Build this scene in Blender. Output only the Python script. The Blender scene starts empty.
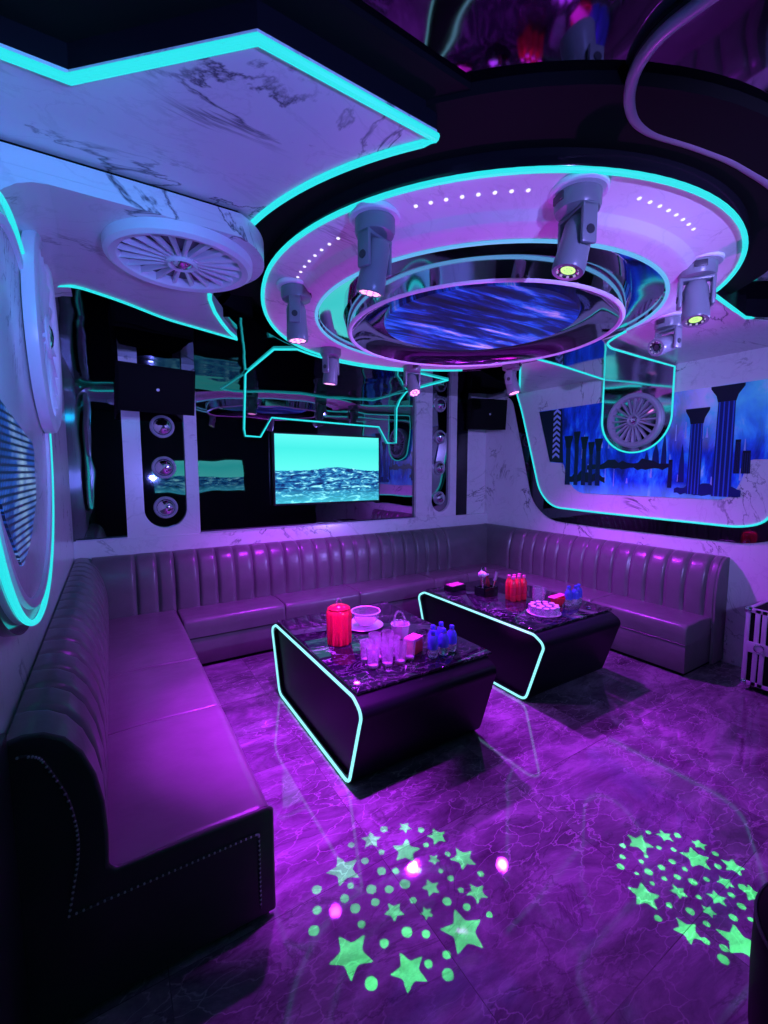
import bpy, bmesh, math, random
from mathutils import Vector, Matrix, Euler
from mathutils.geometry import delaunay_2d_cdt
random.seed(7)
PI = math.pi
R = math.radians
sc = bpy.context.scene
C = sc.collection

# ------------------------------------------------------------------ camera
YAW, PITCH, F_PX = R(31.9166), R(5.3477), 438.0
cam = bpy.data.cameras.new('camera')
cam.sensor_fit = 'HORIZONTAL'
cam.sensor_width = 36.0
cam.lens = F_PX / 768.0 * 36.0
cam.clip_start = 0.02
co = bpy.data.objects.new('camera', cam)
C.objects.link(co)
co.location = (0, 0, 1.6)
co.rotation_euler = (R(90) - PITCH, 0, -YAW)
sc.camera = co

# ------------------------------------------------------------------ world, colour management
w = bpy.data.worlds.new('world')
sc.world = w
w.use_nodes = True
w.node_tree.nodes['Background'].inputs[0].default_value = (0.02, 0.015, 0.05, 1)
w.node_tree.nodes['Background'].inputs[1].default_value = 0.3
vs = sc.view_settings
vs.view_transform = 'Standard'
vs.look = 'None'
vs.exposure = 0.0
vs.gamma = 1.0
vs.use_curve_mapping = False

# ------------------------------------------------------------------ lamp helper and added fill lamps
def lamp(name, kind, loc, target, power, color, **kw):
    d = bpy.data.lights.new(name, kind)
    d.energy = power
    d.color = color
    for k, v in kw.items():
        setattr(d, k, v)
    o = bpy.data.objects.new(name, d)
    C.objects.link(o)
    o.location = loc
    if target is not None:
        o.rotation_euler = (Vector(target) - Vector(loc)).to_track_quat('-Z', 'Y').to_euler()
    return o

VIOLET, MAGENTA = (0.30, 0.25, 1.0), (0.50, 0.022, 1.0)
# added fill spots, out of view, brightening the ceiling and the far walls
BLUE = (0.17, 0.20, 1.0)
lamp('violet_fill_lamp', 'SPOT', (0.75, -1.1, 1.45), (0.15, 1.7, 2.65), 250, BLUE, spot_size=R(66), spot_blend=0.9, shadow_soft_size=0.03)
lamp('violet_fill_lamp', 'SPOT', (0.9, -1.1, 2.1), (3.9, 3.4, 1.75), 520, VIOLET, spot_size=R(62), spot_blend=0.9, shadow_soft_size=0.03)
lamp('violet_fill_lamp', 'SPOT', (3.9, 0.0, 2.2), (0.6, 4.2, 1.35), 420, VIOLET, spot_size=R(56), spot_blend=0.9, shadow_soft_size=0.03)
# added cyan fill, out of view, tinting the round panel on the left wall
lamp('cyan_fill_lamp', 'SPOT', (0.30, 0.70, 2.38), (-0.28, 1.85, 2.15), 24, (0.0, 0.42, 0.85), spot_size=R(75), spot_blend=0.8, shadow_soft_size=0.03)
# added magenta fill between the two tables, aimed up to tint the ring
lamp('magenta_fill_lamp', 'SPOT', (2.10, 2.15, 0.10), (2.0, 1.95, 2.7), 120, (0.72, 0.04, 1.0), spot_size=R(88), spot_blend=0.5, shadow_soft_size=0.05)

# ------------------------------------------------------------------ node helpers and materials
def new_mat(name):
    m = bpy.data.materials.new(name)
    m.use_nodes = True
    return m, m.node_tree, m.node_tree.nodes['Principled BSDF']

def P(name, col, rough=0.5, metal=0.0, spec=0.5, **kw):
    m, nt, b = new_mat(name)
    b.inputs['Base Color'].default_value = (*col, 1)
    b.inputs['Roughness'].default_value = rough
    b.inputs['Metallic'].default_value = metal
    b.inputs['Specular IOR Level'].default_value = spec
    for k, v in kw.items():
        b.inputs[k.replace('_', ' ')].default_value = v
    return m

def emit(name, col, s):
    m, nt, b = new_mat(name)
    b.inputs['Base Color'].default_value = (0.02, 0.02, 0.02, 1)
    b.inputs['Emission Color'].default_value = (*col, 1)
    b.inputs['Emission Strength'].default_value = s
    return m

def N(nt, t, **kw):
    n = nt.nodes.new(t)
    for k, v in kw.items():
        if k in n.inputs:
            n.inputs[k].default_value = v
        else:
            setattr(n, k, v)
    return n

def ramp(nt, stops, interp='LINEAR'):
    n = nt.nodes.new('ShaderNodeValToRGB')
    cr = n.color_ramp
    cr.interpolation = interp
    while len(cr.elements) < len(stops):
        cr.elements.new(0.5)
    for e, (p, c) in zip(cr.elements, stops):
        e.position = p
        e.color = (*c, 1)
    return n

def mixc(nt, fac, a, b, blend='MIX'):
    n = nt.nodes.new('ShaderNodeMix')
    n.data_type = 'RGBA'
    n.blend_type = blend
    for sock, v in ((0, fac), (6, a), (7, b)):
        if hasattr(v, 'links') or hasattr(v, 'is_linked'):
            nt.links.new(v, n.inputs[sock])
        else:
            n.inputs[sock].default_value = v if sock == 0 else (*v, 1)
    return n.outputs[2]

def math_(nt, op, a, b=None, c=None):
    n = nt.nodes.new('ShaderNodeMath')
    n.operation = op
    for i, v in enumerate((a, b, c)):
        if v is None:
            continue
        if hasattr(v, 'is_linked'):
            nt.links.new(v, n.inputs[i])
        else:
            n.inputs[i].default_value = v
    return n.outputs[0]

def vein(nt, vec, scale, width, distort=1.2, detail=7):
    n = N(nt, 'ShaderNodeTexNoise', Scale=scale, Detail=detail, Roughness=0.6, Distortion=distort)
    nt.links.new(vec, n.inputs['Vector'])
    d = math_(nt, 'ABSOLUTE', math_(nt, 'SUBTRACT', n.outputs[0], 0.5))
    r = N(nt, 'ShaderNodeMapRange')
    r.inputs[1].default_value = 0.0
    r.inputs[2].default_value = width
    r.inputs[3].default_value = 1.0
    r.inputs[4].default_value = 0.0
    nt.links.new(d, r.inputs[0])
    return r.outputs[0]

def marble(name, base, dark, scale=1.0, width=0.012, amount=0.8, rough=0.22):
    m, nt, b = new_mat(name)
    tc = N(nt, 'ShaderNodeTexCoord')
    mp = N(nt, 'ShaderNodeMapping')
    mp.inputs['Rotation'].default_value = (0.3, 0.5, 0.8)
    mp.inputs['Scale'].default_value = (1.0, 1.9, 1.3)
    nt.links.new(tc.outputs['Object'], mp.inputs[0])
    v = vein(nt, mp.outputs[0], 0.85 * scale, width, 1.6)
    mask = N(nt, 'ShaderNodeTexNoise', Scale=1.4 * scale, Detail=2.0)
    nt.links.new(mp.outputs[0], mask.inputs['Vector'])
    mr = ramp(nt, [(0.47, (0, 0, 0)), (0.62, (1, 1, 1))])
    nt.links.new(mask.outputs[0], mr.inputs[0])
    f = math_(nt, 'MULTIPLY', math_(nt, 'MULTIPLY', v, mr.outputs[0]), amount)
    v2 = math_(nt, 'MULTIPLY', vein(nt, mp.outputs[0], 2.6 * scale, 0.02, 0.8), 0.10)
    f2 = math_(nt, 'MAXIMUM', f, v2)
    nt.links.new(mixc(nt, f2, base, dark), b.inputs['Base Color'])
    b.inputs['Roughness'].default_value = rough
    return m

def floor_mat():
    m, nt, b = new_mat('floor_marble_tiles')
    tc = N(nt, 'ShaderNodeTexCoord')
    mp = N(nt, 'ShaderNodeMapping')
    mp.inputs['Location'].default_value = (-0.08, 0.18, 0)
    nt.links.new(tc.outputs['Object'], mp.inputs[0])
    br = N(nt, 'ShaderNodeTexBrick', Scale=1.0)
    br.offset = 0.0
    br.inputs['Brick Width'].default_value = 0.8
    br.inputs['Row Height'].default_value = 0.8
    br.inputs['Mortar Size'].default_value = 0.0016
    br.inputs['Mortar Smooth'].default_value = 0.1
    br.inputs['Color1'].default_value = (0.0, 0.0, 0.0, 1)
    br.inputs['Color2'].default_value = (1, 1, 1, 1)
    br.inputs['Mortar'].default_value = (0.5, 0.5, 0.5, 1)
    nt.links.new(mp.outputs[0], br.inputs['Vector'])
    # per-tile shift of the vein pattern
    sh = N(nt, 'ShaderNodeVectorMath', operation='MULTIPLY_ADD')
    sh.inputs[1].default_value = (3.1, 5.7, 2.3)
    nt.links.new(br.outputs['Color'], sh.inputs[0])
    nt.links.new(tc.outputs['Object'], sh.inputs[2])
    mp2 = N(nt, 'ShaderNodeMapping')
    mp2.inputs['Rotation'].default_value = (0, 0, 0.9)
    mp2.inputs['Scale'].default_value = (1.0, 2.2, 1.0)
    nt.links.new(sh.outputs[0], mp2.inputs[0])
    cloud = N(nt, 'ShaderNodeTexNoise', Scale=2.0, Detail=10.0, Roughness=0.72, Distortion=0.5)
    nt.links.new(mp2.outputs[0], cloud.inputs['Vector'])
    cr = ramp(nt, [(0.32, (0.05, 0.045, 0.055)), (0.5, (0.13, 0.12, 0.14)), (0.70, (0.30, 0.28, 0.31))])
    nt.links.new(cloud.outputs[0], cr.inputs[0])
    v = math_(nt, 'MULTIPLY', vein(nt, mp2.outputs[0], 1.5, 0.012, 0.6, 9), 0.55)
    wn_ = N(nt, 'ShaderNodeTexNoise', Scale=3.0, Detail=5.0)
    nt.links.new(mp2.outputs[0], wn_.inputs['Vector'])
    wv = N(nt, 'ShaderNodeVectorMath', operation='MULTIPLY_ADD')
    wv.inputs[1].default_value = (0.5, 0.5, 0.5)
    nt.links.new(wn_.outputs['Color'], wv.inputs[0])
    nt.links.new(mp2.outputs[0], wv.inputs[2])
    vo = N(nt, 'ShaderNodeTexVoronoi', Scale=6.5, feature='DISTANCE_TO_EDGE')
    nt.links.new(wv.outputs[0], vo.inputs['Vector'])
    vr = N(nt, 'ShaderNodeMapRange')
    vr.inputs[2].default_value = 0.035
    vr.inputs[3].default_value = 1.0
    vr.inputs[4].default_value = 0.0
    nt.links.new(vo.outputs['Distance'], vr.inputs[0])
    pm = N(nt, 'ShaderNodeTexNoise', Scale=1.3, Detail=3.0)
    nt.links.new(tc.outputs['Object'], pm.inputs['Vector'])
    pr = ramp(nt, [(0.36, (0, 0, 0)), (0.58, (1, 1, 1))])
    nt.links.new(pm.outputs[0], pr.inputs[0])
    v2 = math_(nt, 'MULTIPLY', math_(nt, 'MULTIPLY', vr.outputs[0], pr.outputs[0]), 0.65)
    c1 = mixc(nt, v2, cr.outputs[0], (0.42, 0.40, 0.43))
    c2 = mixc(nt, v, c1, (0.05, 0.045, 0.055))
    c3 = mixc(nt, math_(nt, 'MULTIPLY', br.outputs['Fac'], 0.6), c2, (0.03, 0.03, 0.03))
    nt.links.new(c3, b.inputs['Base Color'])
    rr = ramp(nt, [(0.3, (0.015, 0.015, 0.015)), (0.75, (0.06, 0.06, 0.06))])
    nt.links.new(cloud.outputs[0], rr.inputs[0])
    nt.links.new(rr.outputs[0], b.inputs['Roughness'])
    bp = N(nt, 'ShaderNodeBump', Strength=0.015, Distance=0.01)
    nt.links.new(cloud.outputs[0], bp.inputs['Height'])
    nt.links.new(bp.outputs[0], b.inputs['Normal'])
    return m

def leather(name, col, rough=0.36):
    m, nt, b = new_mat(name)
    tc = N(nt, 'ShaderNodeTexCoord')
    n = N(nt, 'ShaderNodeTexNoise', Scale=5.0, Detail=4.0)
    nt.links.new(tc.outputs['Object'], n.inputs['Vector'])
    cr = ramp(nt, [(0.3, tuple(c * 0.85 for c in col)), (0.7, tuple(c * 1.12 for c in col))])
    nt.links.new(n.outputs[0], cr.inputs[0])
    nt.links.new(cr.outputs[0], b.inputs['Base Color'])
    b.inputs['Roughness'].default_value = rough
    n2 = N(nt, 'ShaderNodeTexNoise', Scale=14.0, Detail=3.0)
    nt.links.new(tc.outputs['Object'], n2.inputs['Vector'])
    bp = N(nt, 'ShaderNodeBump', Strength=0.12, Distance=0.02)
    nt.links.new(n2.outputs[0], bp.inputs['Height'])
    nt.links.new(bp.outputs[0], b.inputs['Normal'])
    return m

def wavy_mirror(name, col, rough, strength):
    m, nt, b = new_mat(name)
    b.inputs['Base Color'].default_value = (*col, 1)
    b.inputs['Metallic'].default_value = 1.0
    b.inputs['Roughness'].default_value = rough
    tc = N(nt, 'ShaderNodeTexCoord')
    n = N(nt, 'ShaderNodeTexNoise', Scale=2.6, Detail=1.0)
    nt.links.new(tc.outputs['Object'], n.inputs['Vector'])
    bp = N(nt, 'ShaderNodeBump', Strength=strength, Distance=0.05)
    nt.links.new(n.outputs[0], bp.inputs['Height'])
    nt.links.new(bp.outputs[0], b.inputs['Normal'])
    return m

def screen_mat():
    """a teal sea under a pale turquoise sky; object coords: x across (m), z up (m)"""
    m, nt, b = new_mat('screen_sea_picture')
    tc = N(nt, 'ShaderNodeTexCoord')
    sp = N(nt, 'ShaderNodeSeparateXYZ')
    nt.links.new(tc.outputs['Generated'], sp.inputs[0])
    mp = N(nt, 'ShaderNodeMapping')
    mp.inputs['Scale'].default_value = (11, 1, 24)
    nt.links.new(tc.outputs['Generated'], mp.inputs[0])
    n = N(nt, 'ShaderNodeTexNoise', Scale=1.0, Detail=6.0, Roughness=0.65, Distortion=0.8)
    nt.links.new(mp.outputs[0], n.inputs['Vector'])
    sea = ramp(nt, [(0.34, (0.0, 0.01, 0.07)), (0.46, (0.005, 0.06, 0.25)), (0.54, (0.02, 0.25, 0.50)), (0.64, (0.35, 0.95, 0.95))])
    nt.links.new(n.outputs[0], sea.inputs[0])
    # lighter water at the bottom
    low = N(nt, 'ShaderNodeMapRange')
    low.inputs[1].default_value = 0.22
    low.inputs[2].default_value = 0.0
    low.inputs[3].default_value = 0.0
    low.inputs[4].default_value = 0.55
    nt.links.new(sp.outputs[2], low.inputs[0])
    sea2 = mixc(nt, low.outputs[0], sea.outputs[0], (0.08, 0.75, 0.85))
    sky = ramp(nt, [(0.5, (0.10, 0.82, 0.74)), (0.8, (0.05, 0.72, 0.66)), (1.0, (0.10, 0.80, 0.75))])
    nt.links.new(sp.outputs[2], sky.inputs[0])
    # horizon: swell bulging in the middle
    dx = math_(nt, 'SUBTRACT', sp.outputs[0], 0.56)
    bump = math_(nt, 'MULTIPLY', math_(nt, 'POWER', 2.718, math_(nt, 'MULTIPLY', math_(nt, 'MULTIPLY', dx, dx), -26.0)), 0.055)
    small = math_(nt, 'MULTIPLY', math_(nt, 'SUBTRACT', n.outputs[0], 0.5), 0.06)
    hz = math_(nt, 'ADD', math_(nt, 'ADD', bump, 0.475), small)
    fac = math_(nt, 'GREATER_THAN', sp.outputs[2], hz)
    col = mixc(nt, fac, sea2, sky.outputs[0])
    b.inputs['Base Color'].default_value = (0.01, 0.01, 0.01, 1)
    b.inputs['Roughness'].default_value = 0.5
    b.inputs['Specular IOR Level'].default_value = 0.1
    nt.links.new(col, b.inputs['Emission Color'])
    b.inputs['Emission Strength'].default_value = 1.25
    return m

def led_mat():
    m, nt, b = new_mat('led_dot_screen')
    tc = N(nt, 'ShaderNodeTexCoord')
    mp = N(nt, 'ShaderNodeMapping')
    mp.inputs['Scale'].default_value = (1, 52, 52)
    nt.links.new(tc.outputs['Object'], mp.inputs[0])
    fr = N(nt, 'ShaderNodeVectorMath', operation='FRACTION')
    nt.links.new(mp.outputs[0], fr.inputs[0])
    su = N(nt, 'ShaderNodeVectorMath', operation='SUBTRACT')
    su.inputs[1].default_value = (0, 0.5, 0.5)
    nt.links.new(fr.outputs[0], su.inputs[0])
    mu = N(nt, 'ShaderNodeVectorMath', operation='MULTIPLY')
    mu.inputs[1].default_value = (0, 1, 1)
    nt.links.new(su.outputs[0], mu.inputs[0])
    ln = N(nt, 'ShaderNodeVectorMath', operation='LENGTH')
    nt.links.new(mu.outputs[0], ln.inputs[0])
    dot = math_(nt, 'LESS_THAN', ln.outputs['Value'], 0.36)
    n = N(nt, 'ShaderNodeTexNoise', Scale=3.5, Detail=5.0, Distortion=0.6)
    nt.links.new(tc.outputs['Object'], n.inputs['Vector'])
    cr = ramp(nt, [(0.35, (0.0, 0.01, 0.10)), (0.52, (0.01, 0.09, 0.55)), (0.70, (0.35, 0.6, 0.9))])
    nt.links.new(n.outputs[0], cr.inputs[0])
    b.inputs['Base Color'].default_value = (0.01, 0.01, 0.03, 1)
    b.inputs['Roughness'].default_value = 0.4
    nt.links.new(mixc(nt, dot, (0.0, 0.004, 0.03), cr.outputs[0]), b.inputs['Emission Color'])
    b.inputs['Emission Strength'].default_value = 0.9
    return m

def blue_print(name, scale, rot, strength=0.0, rough=0.3):
    """blue and violet brush-stroke picture"""
    m, nt, b = new_mat(name)
    tc = N(nt, 'ShaderNodeTexCoord')
    mp = N(nt, 'ShaderNodeMapping')
    mp.inputs['Rotation'].default_value = rot
    mp.inputs['Scale'].default_value = scale
    nt.links.new(tc.outputs['Object'], mp.inputs[0])
    n = N(nt, 'ShaderNodeTexNoise', Scale=1.0, Detail=7.0, Roughness=0.65, Distortion=0.5)
    nt.links.new(mp.outputs[0], n.inputs['Vector'])
    cr = ramp(nt, [(0.34, (0.004, 0.004, 0.02)), (0.46, (0.005, 0.015, 0.14)), (0.525, (0.01, 0.08, 0.60)), (0.575, (0.03, 0.25, 0.85)), (0.62, (0.35, 0.35, 0.9)), (0.69, (0.85, 0.9, 1.0))])
    nt.links.new(n.outputs[0], cr.inputs[0])
    nt.links.new(cr.outputs[0], b.inputs['Base Color'])
    b.inputs['Roughness'].default_value = rough
    if strength:
        nt.links.new(cr.outputs[0], b.inputs['Emission Color'])
        b.inputs['Emission Strength'].default_value = strength  # faint glow added to brighten the print, which is no lamp
    return m

M = {}
M['marble'] = marble('white_marble_panel', (0.74, 0.73, 0.76), (0.05, 0.05, 0.08), 1.0, 0.016, 0.9)
M['marble_matte'] = marble('white_marble_soffit', (0.74, 0.73, 0.76), (0.10, 0.10, 0.14), 1.0, 0.012, 0.5, 0.6)
M['floor'] = floor_mat()
M['leather'] = leather('grey_leather', (0.135, 0.12, 0.13), 0.30)
M['dark_leather'] = leather('black_leather', (0.035, 0.03, 0.035), 0.4)
M['black_gloss'] = P('black_gloss', (0.008, 0.008, 0.012), 0.12)
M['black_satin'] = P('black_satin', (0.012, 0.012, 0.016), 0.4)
M['table_black'] = P('table_black', (0.004, 0.004, 0.007), 0.4, 0, 0.2)
M['black_matte'] = P('black_matte', (0.005, 0.005, 0.006), 0.7, 0, 0.08)
M['dark_mirror'] = wavy_mirror('dark_mirror_glass', (0.26, 0.26, 0.30), 0.02, 0.045)
M['ceil_mirror'] = wavy_mirror('black_mirror_ceiling', (0.18, 0.17, 0.21), 0.04, 0.16)
M['mirror'] = wavy_mirror('mirror_steel', (0.62, 0.58, 0.66), 0.06, 0.05)
M['border_mirror'] = wavy_mirror('black_border_glass', (0.09, 0.09, 0.11), 0.03, 0.03)
M['chrome'] = P('chrome', (0.8, 0.8, 0.85), 0.08, 1.0)
M['steel'] = P('brushed_aluminium', (0.62, 0.62, 0.70), 0.35, 0.45)
M['neon'] = emit('neon_cyan', (0.02, 0.72, 0.76), 1.1)
M['lens_face'] = emit('lens_face_pink', (1.0, 0.16, 0.85), 0.7)
M['neon_blue'] = emit('neon_ice_blue', (0.12, 0.45, 0.85), 1.0)
M['neon_white'] = emit('neon_pale_cyan', (0.26, 0.85, 0.92), 1.25)
M['tube_off'] = P('milky_tube', (0.20, 0.17, 0.23), 0.35)
M['lilac_rim'] = P('lilac_white_rim', (0.80, 0.80, 0.86), 0.3)
M['wheel_gap'] = P('wheel_gap_grey', (0.16, 0.16, 0.19), 0.5)
M['head_body'] = P('lamp_housing_grey', (0.22, 0.24, 0.27), 0.3)
M['head_dark'] = P('lamp_housing_dark', (0.04, 0.04, 0.05), 0.4)
M['lens_pink'] = emit('lens_pink', (1.0, 0.30, 0.85), 2.4)
M['lens_green'] = emit('lens_green', (0.55, 1.0, 0.25), 1.3)
M['lens_dim'] = emit('lens_pale', (0.45, 0.35, 0.8), 0.8)
M['led_white'] = emit('white_led', (0.75, 0.72, 1.0), 1.4)
M['screen'] = screen_mat()
M['led'] = led_mat()
M['disc_print'] = blue_print('blue_ceiling_print', (1.8, 11.0, 1.0), (0, 0, 0.35), 0.30)
M['marble_black'] = marble('black_marble_top', (0.008, 0.008, 0.012), (0.60, 0.58, 0.64), 2.4, 0.007, 0.7, 0.04)
M['cable'] = P('pale_cable', (0.5, 0.5, 0.6), 0.4)

def glass(name, col, rough=0.03, trans=1.0, emitc=None, es=0.0):
    m = P(name, col, rough)
    b = m.node_tree.nodes['Principled BSDF']
    b.inputs['Transmission Weight'].default_value = trans
    b.inputs['IOR'].default_value = 1.45
    return m
M['glass'] = glass('clear_glass', (0.96, 0.86, 1.0), 0.03, 0.84)
M['glass_frost'] = glass('milky_glass', (0.95, 0.75, 0.98), 0.25, 0.3)
M['red_plastic'] = glass('red_translucent_plastic', (1.0, 0.02, 0.08), 0.15, 0.35)
M['red_drink'] = P('red_label', (0.85, 0.02, 0.06), 0.25)
M['blue_plastic'] = glass('blue_bottle_plastic', (0.15, 0.16, 1.0), 0.1, 0.45)
M['dark_red'] = P('dark_red_glass', (0.12, 0.01, 0.02), 0.12)
M['pink'] = P('hot_pink_card', (0.9, 0.12, 0.45), 0.5)
M['orange'] = P('orange_red_tin', (0.9, 0.10, 0.05), 0.3)

# ------------------------------------------------------------------ mesh builder
class MB:
    def __init__(self):
        self.v, self.f, self.s = [], [], []
    def add(self, vs, fs, smooth=False):
        o = len(self.v)
        self.v += [tuple(p) for p in vs]
        self.f += [tuple(i + o for i in f) for f in fs]
        self.s += [smooth] * len(fs)
        return self
    def box(self, x0, x1, y0, y1, z0, z1, bev=0.0, mat=None, seg=2):
        bm = bmesh.new()
        bmesh.ops.create_cube(bm, size=1.0)
        for v in bm.verts:
            v.co = Vector(((x0 + x1) / 2 + v.co.x * (x1 - x0), (y0 + y1) / 2 + v.co.y * (y1 - y0), (z0 + z1) / 2 + v.co.z * (z1 - z0)))
        if bev > 0:
            bmesh.ops.bevel(bm, geom=bm.edges[:], offset=bev, segments=seg, profile=0.5, affect='EDGES')
        if mat is not None:
            bmesh.ops.transform(bm, matrix=mat, verts=bm.verts)
        bm.verts.index_update()
        self.add([v.co for v in bm.verts], [[v.index for v in f.verts] for f in bm.faces], bev > 0.012)
        bm.free()
        return self
    def lathe(self, prof, n=48, mat=None, smooth=True, a0=0.0, a1=2 * PI, rad=None, close=False):
        """prof: (r, z) list turned about z; rad(angle)->factor on r"""
        full = abs(a1 - a0 - 2 * PI) < 1e-6
        cols = n if full else n + 1
        vs, fs = [], []
        for i in range(cols):
            a = a0 + (a1 - a0) * i / n
            k = rad(a) if rad else 1.0
            for r, z in prof:
                p = Vector((r * k * math.cos(a), r * k * math.sin(a), z))
                vs.append(mat @ p if mat is not None else p)
        m = len(prof)
        for i in range(n):
            j = (i + 1) % cols
            for q in range(m - 1 if not close else m):
                q2 = (q + 1) % m
                fs.append((i * m + q, j * m + q, j * m + q2, i * m + q2))
        return self.add(vs, fs, smooth)
    def tube(self, pts, r, n=8, closed=False, sx=1.0):
        pts = [Vector(p) for p in pts]
        m = len(pts)
        vs, fs = [], []
        prev = None
        for i, p in enumerate(pts):
            a = pts[(i - 1) % m] if (closed or i > 0) else p
            b = pts[(i + 1) % m] if (closed or i < m - 1) else p
            t = (b - a)
            if t.length < 1e-9:
                t = Vector((0, 0, 1))
            t.normalize()
            if prev is None:
                u = t.orthogonal().normalized()
            else:
                u = (prev - t * prev.dot(t))
                if u.length < 1e-6:
                    u = t.orthogonal()
                u.normalize()
            prev = u
            w_ = t.cross(u)
            for k in range(n):
                an = 2 * PI * k / n
                vs.append(p + u * (r * math.cos(an)) + w_ * (r * math.sin(an)))
        for i in range(m if closed else m - 1):
            j = (i + 1) % m
            for k in range(n):
                k2 = (k + 1) % n
                fs.append((i * n + k, i * n + k2, j * n + k2, j * n + k))
        if not closed:
            fs.append(tuple(range(n - 1, -1, -1)))
            fs.append(tuple((m - 1) * n + k for k in range(n)))
        return self.add(vs, fs, True)
    def prism(self, poly, fn, h0, h1):
        """poly in 2D, fn(a, b, h) -> 3D point; solid between h0 and h1, concave outlines are fine"""
        n = len(poly)
        vs = [fn(a, b, h0) for a, b in poly] + [fn(a, b, h1) for a, b in poly]
        fs = [tuple(range(n - 1, -1, -1)), tuple(range(n, 2 * n))]
        for i in range(n):
            j = (i + 1) % n
            fs.append((i, j, n + j, n + i))
        return self.add(vs, fs)
    def sphere(self, c, r, seg=16, rings=8, sc_=(1, 1, 1)):
        prof = [(max(1e-5, r * math.sin(PI * i / rings)), -r * math.cos(PI * i / rings)) for i in range(rings + 1)]
        return self.lathe([(a * 1.0, b) for a, b in prof], seg, Matrix.Translation(c) @ Matrix.Diagonal((*sc_, 1)))
    def build(self, name, mat, parent=None, loc=None):
        me = bpy.data.meshes.new(name)
        me.from_pydata([tuple(p) for p in self.v], [], self.f)
        me.update()
        bm = bmesh.new()
        bm.from_mesh(me)
        bmesh.ops.recalc_face_normals(bm, faces=bm.faces)
        bm.to_mesh(me)
        bm.free()
        if len(me.polygons) == len(self.s):
            me.polygons.foreach_set('use_smooth', self.s)
        me.materials.append(mat)
        try:
            me.set_sharp_from_angle(angle=R(42))
        except Exception:
            pass
        o = bpy.data.objects.new(name, me)
        C.objects.link(o)
        if parent is not None:
            o.parent = parent
            o.matrix_parent_inverse = Matrix.Translation(-Vector(parent.location)) if parent.type == 'EMPTY' and parent.get('w') else Matrix()
        if loc is not None:
            o.location = loc
        return o

def tag(o, label=None, cat=None, group=None, kind=None):
    for k, v in (('label', label), ('category', cat), ('group', group), ('kind', kind)):
        if v:
            o[k] = v
    return o

def thing(name, label, cat, loc=(0, 0, 0), rz=0.0, group=None, world=False):
    """an Empty at the thing's base; world=True: its parts are given in room coordinates"""
    o = bpy.data.objects.new(name, None)
    o.empty_display_size = 0.1
    C.objects.link(o)
    o.location = loc
    o.rotation_euler = (0, 0, rz)
    if world:
        o['w'] = 1
    return tag(o, label, cat, group)

def part(o, label):
    o['label'] = label
    return o

def structure(o, label=None):
    return tag(o, label, None, None, 'structure')

def copy_tree(o, parent=None):
    c = o.copy()
    C.objects.link(c)
    c.parent = parent
    if parent is not None:
        c.matrix_parent_inverse = o.matrix_parent_inverse.copy()
    for ch in list(o.children):
        copy_tree(ch, c)
    return c

def arc(cx, cy, r, a0, a1, n=24):
    return [(cx + r * math.cos(R(a0 + (a1 - a0) * i / n)), cy + r * math.sin(R(a0 + (a1 - a0) * i / n))) for i in range(n + 1)]

def smooth_poly(pts, rad, n=6, closed=True):
    """round the corners of a 2D outline"""
    out = []
    m = len(pts)
    for i, p in enumerate(pts):
        p = Vector(p)
        if not closed and i in (0, m - 1):
            out.append(tuple(p))
            continue
        a, b = Vector(pts[(i - 1) % m]), Vector(pts[(i + 1) % m])
        r = rad[i] if isinstance(rad, (list, tuple)) else rad
        la, lb = (a - p).length, (b - p).length
        ra = min(r, la * 0.48, lb * 0.48)
        if ra < 1e-4:
            out.append(tuple(p))
            continue
        s, e = p + (a - p).normalized() * ra, p + (b - p).normalized() * ra
        for k in range(n + 1):
            t = k / n
            out.append(tuple(s * (1 - t) ** 2 + p * 2 * t * (1 - t) + e * t * t))
    return out

XL, XR, YB, YR = -0.28, 4.31, 4.33, -1.35
ZC, ZL = 2.70, 2.535
XY = lambda a, b, h: (a, b, h)
YZ = lambda a, b, h: (h, a, b)
XZ = lambda a, b, h: (a, h, b)

# ================================================================== room shell
structure(MB().box(XL - .1, XR + .1, YR - .1, YB + .1, -0.08, 0.0).build('floor', M['floor']))
structure(MB().box(XL - .1, XR + .1, YR - .1, YB + .1, ZC, ZC + 0.08).build('ceiling', M['ceil_mirror']))
structure(MB().box(XL - .1, XL, YR, YB, 0.0, ZC).build('wall_left', M['marble']))
structure(MB().box(XR, XR + .1, YR, YB, 0.0, ZC).build('wall_right', M['marble']))
structure(MB().box(XL - .1, XR + .1, YB, YB + .1, 0.0, ZC).build('wall_back', M['marble']))
structure(MB().box(XL - .1, XR + .1, YR - .1, YR, 0.0, ZC).build('wall_rear', M['black_satin']))

# lower black mirror ceiling along the back wall, ending on an arc round the ring
RC = (2.0, 2.1)
low = [(XL, YB), (XL, 2.70), (0.55, 2.90)] + [(x, y) for x, y in arc(*RC, 1.395, 150, 45, 30)] + [(XR, 3.72), (XR, YB)]
structure(MB().prism(low, XY, ZL, ZC).build('trim_1', M['ceil_mirror']), 'black mirror ceiling strip above the screen wall')

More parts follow.
